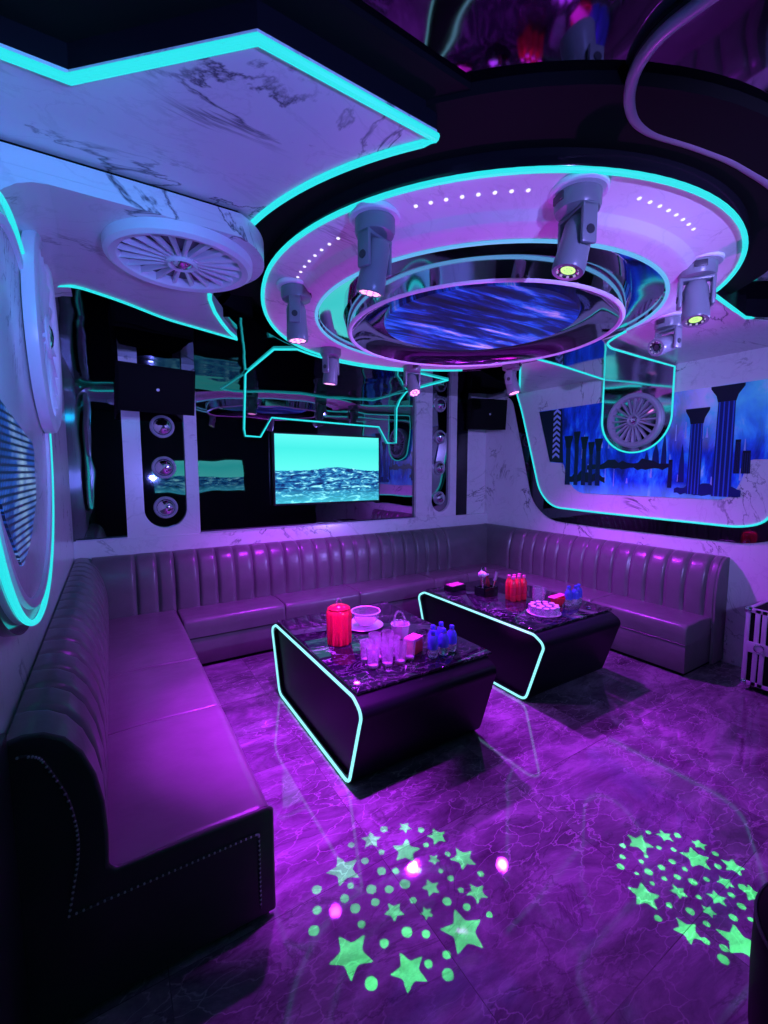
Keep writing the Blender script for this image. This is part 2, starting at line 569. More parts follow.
# back wall: black mirror glass panels between marble piers
structure(MB().box(XL, 0.10, YB - 0.012, YB, 1.03, ZL).build('trim_2', M['dark_mirror']), 'black mirror glass at the left end of the back wall')
structure(MB().box(0.68, 3.12, YB - 0.012, YB, 1.03, ZL).build('trim_3', M['dark_mirror']), 'wide black mirror glass behind the television')
structure(MB().box(3.755, 3.975, YB - 0.012, YB, 1.03, ZL).build('trim_4', M['black_gloss']), 'narrow black glass strip in the right corner')
structure(MB().box(0.235, 0.575, YB - 0.012, YB, 1.05, ZL).build('trim_5', M['dark_mirror']), 'black glass slot with three chrome lamps')
structure(MB().box(3.36, 3.65, YB - 0.012, YB, 1.05, ZL).build('trim_6', M['dark_mirror']), 'black glass slot with four chrome lamps')
def pier(x0, x1, s0, s1, zb):
    c, r = (s0 + s1) / 2, (s1 - s0) / 2
    slot = [(c + r * math.cos(t), zb + r + r * math.sin(t)) for t in [2 * PI - PI * i / 20 for i in range(21)]]
    return [(x0, 1.03), (x1, 1.03), (x1, ZL), (s1, ZL)] + slot + [(s0, ZL), (x0, ZL)]
structure(MB().prism(pier(0.10, 0.68, 0.235, 0.575, 1.10), XZ, YB - 0.05, YB).build('trim_7', M['marble']), 'marble pier with a round-ended slot left of the television')
structure(MB().prism(pier(3.12, 3.755, 3.36, 3.65, 1.09), XZ, YB - 0.05, YB).build('trim_8', M['marble']), 'marble pier with a round-ended slot in the right corner')
structure(MB().box(XL, XR, YB - 0.06, YB, 0.0, 1.03, 0.004).build('trim_9', M['marble']), 'marble ledge behind the back sofa')
fr = MB()
for x0, x1 in ((XL + .02, 0.10), (0.68, 3.12)):
    fr.box(x0, x1, YB - 0.066, YB - 0.05, 1.03, 1.042)
structure(fr.build('trim_10', M['steel']), 'thin metal bead under the mirror glass')

structure(MB().box(XL, XL + 0.02, YR, 1.425, 0.0, 0.93, 0.003).build('shade_panel_left', M['black_satin']), 'dark panel added as shade low on the near left wall')  # black panel standing in for the shade at the foot of the wall
# ------------------------------------------------------------------ ceiling slab with the zigzag neon edge
sl_arc = arc(*RC, 1.48, 221.5, 165, 30)
slab = [(XL, 1.46), (-0.04, 1.46), (0.34, 1.10), (0.884, 1.118)] + sl_arc[1:] + [(XL, 2.48)]
structure(MB().prism(slab, XY, 2.60, 2.62).build('trim_11', M['marble']), 'marble ceiling slab with a zigzag front edge')
structure(MB().prism([(x, y) for x, y in slab], XY, 2.62, ZC).build('trim_12', M['black_gloss']), 'black edge band of the ceiling slab')
neon_z = lambda pts, z: [(x, y, z) for x, y in pts]
edge = [(XL, 1.46), (-0.04, 1.46), (0.34, 1.10), (0.884, 1.118)] + sl_arc[1:27]
tag(MB().tube(neon_z(edge, 2.597), 0.0125, 8).build('neon_strip', M['neon']),
    'thick cyan neon strip along the zigzag edge of the marble ceiling slab', 'light strip')

structure(MB().prism([(XL, 1.36), (-0.07, 1.36), (0.31, 1.00), (0.95, 1.02), (0.92, 1.12)] + sl_arc[1:] + [(XL, 2.48)], XY, 2.682, ZC).build('trim_20', M['black_matte']), 'black upper step above the ceiling slab')
# ------------------------------------------------------------------ panel with the ceiling wheel (upper left)
fan_c = (0.30, 2.09)
fp = [(XL, 1.81), (0.20, 1.805)] + arc(*fan_c, 0.335, -58, 55, 18) + [(0.49, 2.48), (0.53, 2.66), (0.649, 2.90), (0.783, 3.161), (0.32, 2.962), (0.089, 2.783), (-0.10, 2.68), (-0.18, 2.70), (XL, 2.88)]
structure(MB().prism(fp, XY, 2.50, 2.53).build('trim_13', M['marble']), 'marble ceiling panel carrying the round wheel ornament')
structure(MB().prism([(a, b) for a, b in fp], XY, 2.5305, 2.586).build('trim_14', M['marble']), 'marble edge of the wheel panel')
structure(MB().prism([(a - .012, b + .012) for a, b in fp], XY, 2.5865, 2.599).build('trim_21', M['black_matte']), 'dark shadow gap between the wheel panel and the ceiling slab')
cv = [(XL, 2.30), (XL, 2.50), (XL + 0.16, 2.50)] + [(XL + 0.16 * (1 - math.cos(R(a))) , 2.34 + 0.16 * math.sin(R(a))) for a in (75, 60, 45, 30, 15)]
structure(MB().prism(cv, XZ, 1.81, 2.86).build('trim_19', M['marble']), 'rounded marble cove between the left wall and the wheel panel')
npth = smooth_poly([(-0.234, 2.862), (-0.20, 2.74), (-0.10, 2.68), (0.089, 2.783), (0.32, 2.962), (0.783, 3.161)], 0.08, 5, False)
tag(MB().tube(neon_z(npth, 2.497), 0.008, 8).build('neon_strip', M['neon']),
    'thin cyan neon strip under the wheel panel, above the left mirror glass', 'light strip')
npth2 = [(0.765, 3.120), (0.70, 3.02), (0.62, 2.86), (0.55, 2.70), (0.49, 2.52), (0.475, 2.44)]
tag(MB().tube(neon_z(npth2, 2.497), 0.011, 8).build('neon_strip', M['neon']),
    'short curved cyan neon strip beside the ceiling wheel, dropping to a point', 'light strip')

def wheel(name, label, mat4, r, n_sp, mat_main, mat_back, group=None):
    """a turned ring with spokes and a domed hub; built in its own plane, z towards the room"""
    t = thing(name, label, 'wheel ornament', (0, 0, 0), 0, group)
    t.matrix_world = mat4
    MB().lathe([(r * 0.80, 0.0), (r * 0.80, 0.022), (r * 0.84, 0.040), (r * 0.93, 0.046), (r * 0.99, 0.036), (r, 0.018), (r, 0.0)], 64).build('rim', mat_main, t)
    MB().lathe([(1e-4, 0.004), (r * 0.82, 0.004)], 48).build('backing', mat_back, t)
    sp = MB()
    for i in range(n_sp):
        a = 2 * PI * i / n_sp
        mt = Matrix.Rotation(a, 4, 'Z')
        # a tapered blade, slightly twisted
        x0, x1 = r * 0.19, r * 0.83
        w0, w1 = r * 0.020, r * 0.042
        vs = [(x0, -w0, 0.008), (x0, w0, 0.008), (x0, w0, 0.030), (x0, -w0, 0.030),
              (x1, -w1, 0.008), (x1, w1, 0.008), (x1, w1 * 0.7, 0.026), (x1, -w1 * 0.7, 0.034)]
        sp.add([mt @ Vector(p) for p in vs], [(3, 2, 1, 0), (4, 5, 6, 7), (0, 1, 5, 4), (1, 2, 6, 5), (2, 3, 7, 6), (3, 0, 4, 7)])
    sp.build('spokes', mat_main, t)
    MB().lathe([(r * 0.15, 0.006), (r * 0.15, 0.036), (r * 0.19, 0.044), (r * 0.22, 0.036), (r * 0.22, 0.006)], 32).build('hub_ring', mat_main, t)
    MB().lathe([(r * 0.155, 0.025), (r * 0.13, 0.038), (r * 0.08, 0.048), (1e-4, 0.052)], 32).build('hub_cap', M['chrome'], t)
    return t
down = Matrix.Rotation(PI, 4, 'X')
wheel('wheel_ornament', 'marble-white spoked wheel flat on the ceiling at upper left', Matrix.Translation((*fan_c, 2.50)) @ down, 0.285, 20, M['lilac_rim'], M['wheel_gap'], None)
toR = Matrix(((0, 0, 1, 0), (1, 0, 0, 0), (0, 1, 0, 0), (0, 0, 0, 1)))        # local z -> +x (left wall, facing the room)
toL = Matrix(((0, 0, -1, 0), (-1, 0, 0, 0), (0, 1, 0, 0), (0, 0, 0, 1)))      # local z -> -x (right wall, facing the room)
wheel('wheel_ornament', 'pale spoked wheel upright on the left wall above the blue dot screen', Matrix.Translation((XL + 0.055, 2.36, 2.16)) @ toR, 0.40, 20, M['lilac_rim'], M['lilac_rim'])

# ------------------------------------------------------------------ left wall: round neon panel with LED screen
OY, OZ = 1.82, 1.75
lp = thing('round_wall_panel', 'big round marble panel on the left wall holding a blue dot screen', 'wall panel', (XL, OY, OZ), world=True)
OM = Matrix.Translation((XL, OY, OZ)) @ toR
MB().lathe([(1e-4, 0.052), (0.615, 0.052), (0.63, 0.045), (0.63, 0.0)], 72, OM).build('panel', M['marble'], lp)
MB().lathe([(0.625, 0.0), (0.625, 0.03), (0.66, 0.03), (0.66, 0.0)], 72, OM).build('shadow_ring', M['black_gloss'], lp)
MB().lathe([(0.555, 0.05), (0.56, 0.062), (0.585, 0.064), (0.59, 0.05)], 72, OM).build('inner_ring', M['lilac_rim'], lp)
led_out = smooth_poly([(1.30, 1.80), (1.96, 1.69), (1.93, 1.50), (1.76, 1.385), (1.575, 1.325), (1.41, 1.46), (1.29, 1.60)], .03, 4)
MB().prism(led_out, YZ, XL + 0.045, XL + 0.058).build('dot_screen', M['led'], lp)
MB().tube([(XL + 0.058, OY + 0.63 * math.cos(t), OZ + 0.63 * math.sin(t)) for t in [R(a) for a in range(-180, 180, 4)]], 0.009, 8, True).build('neon_edge', M['neon'], lp)

# ------------------------------------------------------------------ ceiling ring
ring = thing('ceiling_ring', 'huge round ceiling ring with two neon edges and a blue picture in its middle', 'ceiling light', (*RC, 2.70), world=True)
def sstep(t):
    t = max(0.0, min(1.0, t))
    return t * t * (3 - 2 * t)
def far_t(a):      # 0 on the camera's side of the ring, 1 on the television's side
    return sstep((math.cos(a - R(82)) - 0.02) / 0.9)
def ring_edge(a):
    t = far_t(a)
    return 1.29 + 0.085 * t, 2.60 - 0.055 * t
def swept(fn, n=120):
    m = MB()
    vs, fs, k = [], [], None
    for i in range(n):
        a = 2 * PI * i / n
        pr = fn(a)
        k = len(pr)
        vs += [(RC[0] + r * math.cos(a), RC[1] + r * math.sin(a), z) for r, z in pr]
    for i in range(n):
        j = (i + 1) % n
        for q in range(k - 1):
            fs.append((i * k + q, j * k + q, j * k + q + 1, i * k + q + 1))
    return m.add(vs, fs, True)
def soffit_prof(a):
    ro, zo = ring_edge(a)
    d = zo - 2.60
    return [(ro, zo), (1.12, 2.572 + d * .6), (1.115, 2.567 + d * .6), (1.09, 2.545 + d * .3), (1.085, 2.54 + d * .3), (1.06, 2.535 + d * .2), (1.03, 2.522), (1.00, 2.517)]
swept(soffit_prof).build('soffit', M['marble_matte'], ring)
swept(lambda a: [(ring_edge(a)[0] + 0.004, ring_edge(a)[1] - 0.004), (ring_edge(a)[0] + 0.012, ring_edge(a)[1] + 0.01), (ring_edge(a)[0] + 0.012, 2.70)]).build('side_band', M['black_gloss'], ring)
MB().lathe([(1.30, 2.655), (1.52, 2.668), (1.525, 2.70)], 96, Matrix.Translation((*RC, 0))).build('upper_collar', M['black_matte'], ring)
MB().lathe([(1.00, 2.517), (0.99, 2.528), (0.985, 2.534), (0.80, 2.540), (0.3, 2.66)], 96, Matrix.Translation((*RC, 0))).build('mirror_recess', M['mirror'], ring)
rim = MB().lathe([(0.786, 2.450), (0.79, 2.442), (0.80, 2.438), (0.81, 2.442), (0.815, 2.452)], 96, Matrix.Translation((*RC, 0))).build('bowl_rim', M['lilac_rim'], ring)
MB().lathe([(0.815, 2.450), (0.825, 2.49), (0.84, 2.545)], 96, Matrix.Translation((*RC, 0))).build('bowl_outside', M['mirror'], ring)
MB().lathe([(0.788, 2.448), (0.70, 2.525), (0.58, 2.530)], 96, Matrix.Translation((*RC, 0))).build('bowl_inside', M['mirror'], ring)
MB().lathe([(1e-4, 2.512), (0.582, 2.512), (0.588, 2.532)], 96, Matrix.Translation((*RC, 0))).build('picture_disc', M['disc_print'], ring)
e = []
for d in range(52, 318, 3):
    a = R(d)
    r, z = ring_edge(a)
    e.append((RC[0] + r * math.cos(a), RC[1] + r * math.sin(a), z - 0.005))
e += [(3.52, 1.255, 2.585), (3.72, 1.17, 2.575), (XR, 1.10, 2.53)]
part(MB().tube(e, 0.0105, 8).build('outer_neon', M['neon'], ring), 'cyan neon strip round the outer edge')
inn = [(RC[0] + 1.0 * math.cos(R(d)), RC[1] + 1.0 * math.sin(R(d)), 2.515) for d in range(64, 337, 3)]
part(MB().tube(inn, 0.009, 8).build('inner_neon', M['neon_blue'], ring), 'ice blue neon strip round the inner opening')
def dot_row(a0, r0, a1, r1, n=8):
    for i in range(n):
        t = i / (n - 1)
        a, r = R(a0 + (a1 - a0) * t), r0 + (r1 - r0) * t
        z = 2.572 + (r - 1.12) / 0.17 * 0.028
        MB().lathe([(1e-4, -0.004), (0.007, -0.003), (0.008, 0.002)], 12, Matrix.Translation((RC[0] + r * math.cos(a), RC[1] + r * math.sin(a), z))).build('pin_light', M['led_white'], ring)
dot_row(175.2, 1.15, 196.6, 1.18)
dot_row(-144.9, 1.20, -125.7, 1.20)
dot_row(-105.5, 1.20, -86.9, 1.17)

# ------------------------------------------------------------------ right marble ceiling panel between ring and wall
rp = [(2.955, 1.21), (3.52, 1.255), (3.66, 1.17), (XR, 1.10), (XR, 3.785), (3.218, 2.80), (2.9, 2.95)] + arc(*RC, 1.2, 40, -42, 20)
zr = lambda x: 2.598 - (x - 2.95) * 0.047
m_ = MB()
n_ = len(rp)
m_.add([(x, y, zr(x)) for x, y in rp] + [(x, y, zr(x) + 0.02) for x, y in rp], [tuple(range(n_ - 1, -1, -1)), tuple(range(n_, 2 * n_))] + [(i, (i + 1) % n_, n_ + (i + 1) % n_, n_ + i) for i in range(n_)])
structure(m_.build('trim_15', M['marble']), 'marble ceiling panel between the ring and the mural wall')
band = MB()
for (x0, y0), (x1, y1) in zip(rp[:3], rp[1:4]):
    band.add([(x0, y0, zr(x0) + .005), (x1, y1, zr(x1) + .005), (x1, y1, ZC), (x0, y0, ZC), (x0, y0 + .02, zr(x0) + .005), (x1, y1 + .02, zr(x1) + .005), (x1, y1 + .02, ZC), (x0, y0 + .02, ZC)],
             [(0, 1, 2, 3), (7, 6, 5, 4), (0, 4, 5, 1), (3, 2, 6, 7), (0, 3, 7, 4), (1, 5, 6, 2)])
structure(band.build('trim_16', M['black_gloss']), 'black edge band of the right ceiling panel')

# ------------------------------------------------------------------ right wall: neon framed panel, mural, keyhole panel
wn = smooth_poly([(3.785, 2.55), (3.70, 2.34), (3.40, 1.36), (3.22, 1.19), (2.66, 1.172), (1.45, 1.150), (1.29, 1.20), (1.12, 1.62), (1.02, 2.54)], [0, .1, .12, .12, .05, .1, .15, .1, 0], 6, False)
to = smooth_poly([(3.95, 2.53), (3.86, 2.46), (3.52, 1.22), (3.26, 1.03), (2.66, 1.018), (1.40, 1.018), (1.20, 1.08), (1.00, 1.58), (0.90, 2.53)], [0, .1, .2, .15, .05, .1, .15, .1, 0], 6, False)
structure(MB().prism(to, YZ, XR - 0.015, XR).build('trim_17', M['border_mirror']), 'black glass border round the mural panel')
structure(MB().prism(wn, YZ, XR - 0.04, XR - 0.012).build('trim_18', M['marble']), 'marble mural panel with a slanted neon side')
tag(MB().tube([(XR - 0.043, y, z) for y, z in wn], 0.009, 8).build('neon_strip', M['neon']),
    'cyan neon strip framing the marble mural panel on the right wall', 'light strip')
tag(MB().tube([(XR - 0.075, 3.745, 2.525), (4.05, 3.55, 2.532), (3.22, 2.82, 2.575)], 0.009, 8).build('neon_strip', M['neon']),
    'cyan neon strip on the ceiling running from ring to the mural corner', 'light strip')

def mural_mat():
    m, nt, b = new_mat('mural_moonlit_ruins')
    tc = N(nt, 'ShaderNodeTexCoord')
    sp = N(nt, 'ShaderNodeSeparateXYZ')
    nt.links.new(tc.outputs['Object'], sp.inputs[0])
    mp = N(nt, 'ShaderNodeMapping')
    mp.inputs['Scale'].default_value = (1, 4.5, 1.6)
    nt.links.new(tc.outputs['Object'], mp.inputs[0])
    n = N(nt, 'ShaderNodeTexNoise', Scale=1.4, Detail=7.0, Roughness=0.62, Distortion=0.4)
    nt.links.new(mp.outputs[0], n.inputs['Vector'])
    cr = ramp(nt, [(0.28, (0.002, 0.005, 0.05)), (0.42, (0.004, 0.02, 0.32)), (0.52, (0.006, 0.05, 0.72)), (0.62, (0.03, 0.30, 0.95)), (0.74, (0.5, 0.7, 1.0))])
    nt.links.new(n.outputs[0], cr.inputs[0])
    # pale, misty sky on the near side of the picture
    cx = N(nt, 'ShaderNodeMapRange')
    cx.inputs[1].default_value = 2.15
    cx.inputs[2].default_value = 1.75
    nt.links.new(sp.outputs[1], cx.inputs[0])
    cz = N(nt, 'ShaderNodeMapRange')
    cz.inputs[1].default_value = 1.75
    cz.inputs[2].default_value = 2.15
    nt.links.new(sp.outputs[2], cz.inputs[0])
    n3 = N(nt, 'ShaderNodeTexNoise', Scale=3.2, Detail=5.0)
    nt.links.new(tc.outputs['Object'], n3.inputs['Vector'])
    mist = ramp(nt, [(0.35, (0.04, 0.30, 0.80)), (0.5, (0.10, 0.62, 0.80)), (0.62, (0.62, 0.55, 0.95))])
    nt.links.new(n3.outputs[0], mist.inputs[0])
    f = math_(nt, 'MULTIPLY', math_(nt, 'MULTIPLY', cx.outputs[0], cz.outputs[0]), 0.85)
    c = mixc(nt, f, cr.outputs[0], mist.outputs[0])
    # bright water near the lower edge
    wz = N(nt, 'ShaderNodeMapRange')
    wz.inputs[1].default_value = 1.50
    wz.inputs[2].default_value = 1.36
    nt.links.new(sp.outputs[2], wz.inputs[0])
    wm = math_(nt, 'MULTIPLY', wz.outputs[0], n3.outputs[0])
    c = mixc(nt, wm, c, (0.25, 0.75, 1.0))
    nt.links.new(c, b.inputs['Base Color'])
    b.inputs['Roughness'].default_value = 0.3
    nt.links.new(c, b.inputs['Emission Color'])
    b.inputs['Emission Strength'].default_value = 0.16  # the painting is no lamp; a little brightness is added as glow
    return m
M['mural'] = mural_mat()
M['mural_dark'] = P('mural_dark_paint', (0.003, 0.005, 0.025), 0.35)
M['mural_mid'] = P('mural_mid_blue_paint', (0.006, 0.016, 0.15), 0.35)
M['mural_flute'] = P('mural_flute_blue_paint', (0.03, 0.12, 0.65), 0.35)
M['mural_pale'] = P('mural_pale_paint', (0.40, 0.50, 0.90), 0.35)

mu = thing('wall_mural', 'blue mural of moonlit ruined columns on the right wall', 'mural', (XR - 0.04, 2.2, 1.37), world=True)
X0 = XR - 0.042
mp_ = smooth_poly([(3.435, 2.285), (3.26, 1.70), (3.085, 1.685), (3.03, 1.50), (2.90, 1.365), (1.57, 1.365), (1.49, 1.45), (1.42, 1.69), (1.09, 1.69), (1.05, 2.295)], [.02, .02, .03, .12, .12, .12, .12, .03, .02, .02], 5)
MB().prism(mp_, YZ, X0 - 0.008, X0 + 0.002).build('picture', M['mural'], mu)
MB().prism([(3.43, 2.28), (3.262, 1.705), (3.09, 1.69), (3.13, 2.28)], YZ, X0 - 0.012, X0).build('dark_border', M['mural_dark'], mu)
ch = MB()
for k in range(9):
    z = 1.74 + k * 0.06
    yc = 3.185
    ch.prism([(yc - .045, z), (yc, z + .035), (yc + .045, z), (yc + .045, z + .03), (yc, z + .065), (yc - .045, z + .03)], YZ, X0 - 0.014, X0 - 0.011)
part(ch.build('chevron_border', M['mural_pale'], mu), 'pale zigzag border strip')
def painted_column(y, wd, z0, z1, mat, cap=True):
    q = MB()
    q.prism([(y - wd / 2, z0), (y + wd / 2, z0), (y + wd * .44, z1 - .10), (y - wd * .44, z1 - .10)], YZ, X0 - 0.011, X0 - 0.007)
    q.build('painted_shaft', mat, mu)
    fl = MB()
    for k in range(4):
        yy = y - wd * .36 + wd * .72 * k / 3
        fl.prism([(yy - wd * .035, z0), (yy + wd * .035, z0), (yy + wd * .03, z1 - .12), (yy - wd * .03, z1 - .12)], YZ, X0 - 0.0125, X0 - 0.011)
    fl.build('painted_flutes', M['mural_flute'] if mat is M['mural_mid'] else M['mural_mid'], mu)
    if cap:
        cp = MB().prism([(y - wd * .46, z1 - .13), (y + wd * .46, z1 - .13), (y + wd * .55, z1 - .08), (y + wd * .85, z1 - .02), (y + wd * .85, z1), (y - wd * .85, z1), (y - wd * .85, z1 - .02), (y - wd * .55, z1 - .08)], YZ, X0 - 0.0135, X0 - 0.007)
        cp.build('painted_capital', M['mural_dark'], mu)
painted_column(1.80, 0.105, 1.40, 2.13, M['mural_mid'])
painted_column(1.595, 0.135, 1.39, 2.29, M['mural_mid'])
painted_column(1.21, 0.10, 1.70, 2.22, M['mural_dark'])
for y, wd, z1 in ((3.03, .06, 1.98), (2.93, .045, 2.02), (2.84, .05, 1.96), (2.76, .04, 1.90), (2.68, .05, 1.93), (1.44, .06, 1.86), (1.50, .04, 1.95), (1.99, .035, 1.80)):
    painted_column(y, wd, 1.45 if y > 1.5 else 1.58, z1, M['mural_dark'], y > 2.6)
def ragged(y0, y1, zb, zt, n, amp, seed, mat, nm, lift):
    rg = random.Random(seed)
    top = [(y0 + (y1 - y0) * i / n, zt + amp * (rg.random() - .5) * math.sin(PI * i / n) + (zt - zb) * 0.5 * (math.sin(PI * i / n) - 1)) for i in range(n + 1)]
    bot = [(y, zb + amp * .4 * (rg.random() - .5)) for y, _ in reversed(top)]
    MB().prism(top + bot, YZ, X0 - lift, X0 - 0.007).build(nm, mat, mu)
ragged(2.80, 1.98, 1.62, 1.70, 22, 0.07, 4, M['mural_dark'], 'painted_ruin', .0105)
ragged(3.03, 2.60, 1.49, 1.58, 16, 0.08, 9, M['mural_dark'], 'painted_ruin', .0108)
ragged(1.95, 1.46, 1.40, 1.49, 18, 0.06, 2, M['mural_mid'], 'painted_rocks', .0104)
for y, wd, z0, z1 in ((2.12, .07, 1.64, 1.86), (2.05, .05, 1.64, 1.95), (2.20, .05, 1.64, 1.78), (1.90, .05, 1.5, 1.84)):
    MB().prism([(y - wd / 2, z0), (y + wd / 2, z0), (y + wd * .35, z0 + (z1 - z0) * .55), (y, z1), (y - wd * .35, z0 + (z1 - z0) * .55)], YZ, X0 - .0102, X0 - .007).build('painted_spire', M['mural_mid'], mu)
rg = random.Random(5)
st = MB()
for k in range(26):
    y = rg.uniform(1.45, 2.95)
    z = rg.uniform(1.42, 1.9)
    h = rg.uniform(.05, .22)
    wv = rg.uniform(.004, .010)
    st.prism([(y - wv, z), (y + wv, z), (y + wv * .4, z + h), (y - wv * .4, z + h)], YZ, X0 - .0101, X0 - .007)
part(st.build('light_stripe', M['mural_pale'], mu), 'pale blue brush strokes')

# keyhole panel: ceiling channel that runs down the wall round a wheel
kh_c, kh_r = (2.315, 2.10), 0.325
wall_out = [(2.64, 2.53)] + arc(*kh_c, kh_r, 0, -180, 30) + [(1.99, 2.53)]
kp = thing('keyhole_panel', 'mirror panel shaped like a keyhole over the mural, running up to the ceiling ring', 'wall panel', (XR - 0.06, 2.3, 1.77), world=True)
MB().prism(wall_out, YZ, XR - 0.075, XR - 0.054).build('wall_plate', M['mirror'], kp)
chan = [(XR - 0.055, 2.64), (3.32, 2.476), (2.80, 2.50), (2.75, 1.9), (2.95, 1.87), (3.10, 1.93), (3.20, 1.955), (XR - 0.055, 1.99)]
MB().prism(chan, XY, 2.510, 2.522).build('ceiling_channel', M['mirror'], kp)
kn = [(2.82, 2.44, 2.508), (3.32, 2.49, 2.508), (XR - 0.075, 2.64, 2.508)] + [(XR - 0.08, y, z) for y, z in wall_out[1:-1]] + [(XR - 0.08, 1.99, 2.508)]
kn += [(x, y, 2.508) for x, y in smooth_poly([(3.64, 1.974), (3.20, 1.955), (3.06, 1.90), (2.98, 1.80), (2.935, 1.725), (2.908, 1.68)], 0.05, 4, False)]
part(MB().tube(kn, 0.008, 8).build('neon_edge', M['neon'], kp), 'cyan neon edge')
wheel('wheel_ornament', 'mirror-backed spoked wheel inside the keyhole panel on the right wall', Matrix.Translation((XR - 0.075, 2.315, 2.075)) @ toL, 0.255, 20, P('wheel_lilac_grey', (0.42, 0.40, 0.48), 0.35), M['mirror'])

kw = [o for o in bpy.data.objects if o.get('label', '').startswith('mirror-backed spoked wheel')][0]
khub = [c for c in kw.children if c.name.startswith('hub_cap')][0]
MB().box(-.018, .018, .006, .012, .049, .054).box(-.004, .004, -.016, .008, .049, .054).build('emblem', M['lilac_rim'], khub)
# ------------------------------------------------------------------ television wall: neon outline on ceiling and wall
YW = YB - 0.03
tvn = [(2.991, 3.559, ZL - .008), (2.985, 4.1, ZL - .008), (2.985, YW, 2.52), (2.90, YW, 2.42), (2.853, YW, 2.32), (2.845, YW, 1.925), (2.725, YW, 1.92), (2.612, YW, 2.096),
       (1.377, YW, 2.123), (1.262, YW, 1.93), (1.118, YW, 1.935), (1.108, YW, 2.0), (1.135, YW, 2.515), (1.139, 4.2, ZL - .008), (1.111, 3.379, ZL - .008)]
tvn += [(x, y, ZL - .008) for x, y in arc(*RC, 1.395, 122, 72, 14)]
tag(MB().tube(tvn, 0.008, 8, True).build('neon_strip', M['neon']), 'cyan neon outline stepping around the top of the television', 'light strip')

tv = thing('television', 'flat television showing a teal sea on the back wall', 'television', (1.97, YB - 0.05, 1.27), world=True)
MB().box(1.365, 2.585, YB - 0.085, YB - 0.035, 1.255, 1.98, 0.006).build('casing', M['black_satin'], tv)
MB().box(1.38, 2.57, YB - 0.0885, YB - 0.0845, 1.275, 1.966).build('screen', M['screen'], tv)
MB().box(1.70, 2.25, YB - 0.036, YB - 0.0125, 1.45, 1.80).build('wall_bracket', M['black_satin'], tv)
rt = thing('television', 'second wide screen on the rear wall, seen only as a reflection beside the marble pier', 'television', (1.7, YR, 1.2), world=True)
MB().box(0.75, 2.52, YR + 0.001, YR + 0.05, 1.14, 1.83, 0.006).build('casing', M['black_satin'], rt)
MB().box(0.77, 2.50, YR + 0.049, YR + 0.053, 1.16, 1.81).build('screen', M['screen'], rt)

# ------------------------------------------------------------------ chrome lamps in the slots
def slot_lamp(x, z, r, label, group):
    t = thing('slot_lamp', label, 'wall lamp', (x, YB - 0.012, z), 0, group)
    rot = Matrix.Rotation(PI / 2, 4, 'X')
    MB().lathe([(r, 0.0), (r, 0.012), (r * .93, 0.022), (r * .84, 0.014), (r * .84, 0.0)], 32, rot).build('trim_ring', M['steel'], t)
    MB().lathe([(r * .84, 0.004), (r * .78, 0.03), (r * .58, 0.055), (r * .3, 0.070), (1e-4, 0.075)], 32, rot).build('chrome_dome', M['chrome'], t)
for z, l in ((1.986, 'top chrome dome lamp in the left pier slot, just below the speaker'), (1.631, 'middle chrome dome lamp of the three in the left pier slot'), (1.278, 'bottom chrome dome lamp at the rounded end of the left pier slot')):
    slot_lamp(0.405, z, 0.098, l, 'chrome lamps in the left pier')
for z, l in ((2.411, 'topmost chrome dome lamp of the four in the right pier slot'), (2.021, 'second chrome dome lamp from the top in the right pier slot'), (1.637, 'third chrome dome lamp from the top in the right pier slot'), (1.261, 'lowest chrome dome lamp of the four in the right pier slot')):
    slot_lamp(3.505, z, 0.085, l, 'chrome lamps in the right pier')

# ------------------------------------------------------------------ speakers
def speaker(label, c, size, rz, tilt):
    t = thing('wall_speaker', label, 'speaker', c, 0)
    t.rotation_euler = (tilt, 0, rz)
    sx, sy, sz = size
    m = MB()
    # cabinet narrowing towards the wall
    a, b = sx / 2, sx / 2 * 0.72
    m.prism(smooth_poly([(-a, -sy / 2), (a, -sy / 2), (b, sy / 2), (-b, sy / 2)], 0.02, 3), XY, -sz / 2, sz / 2)
    m.build('cabinet', M['black_matte'], t)
    MB().box(-a + .02, a - .02, -sy / 2 - .012, -sy / 2 + .001, -sz / 2 + .02, sz / 2 - .02, 0.005).build('grille', M['black_matte'], t)
    MB().lathe([(1e-4, 0.0), (0.012, 0.0), (0.012, 0.003), (1e-4, 0.004)], 16, Matrix.Translation((0, -sy / 2 - .012, 0)) @ Matrix.Rotation(PI / 2, 4, 'X')).build('badge', M['steel'], t)
    MB().box(-.05, .05, sy / 2 - .01, sy / 2 + .12, -.05, .05).build('bracket', M['black_satin'], t)
speaker('big black box speaker hung above the left marble pier', (0.33, 4.07, 2.265), (0.58, 0.28, 0.36), R(8), R(12))
speaker('black box speaker hung in the far right corner beside the mural panel', (4.0, 4.06, 2.30), (0.50, 0.26, 0.36), R(-14), R(4))

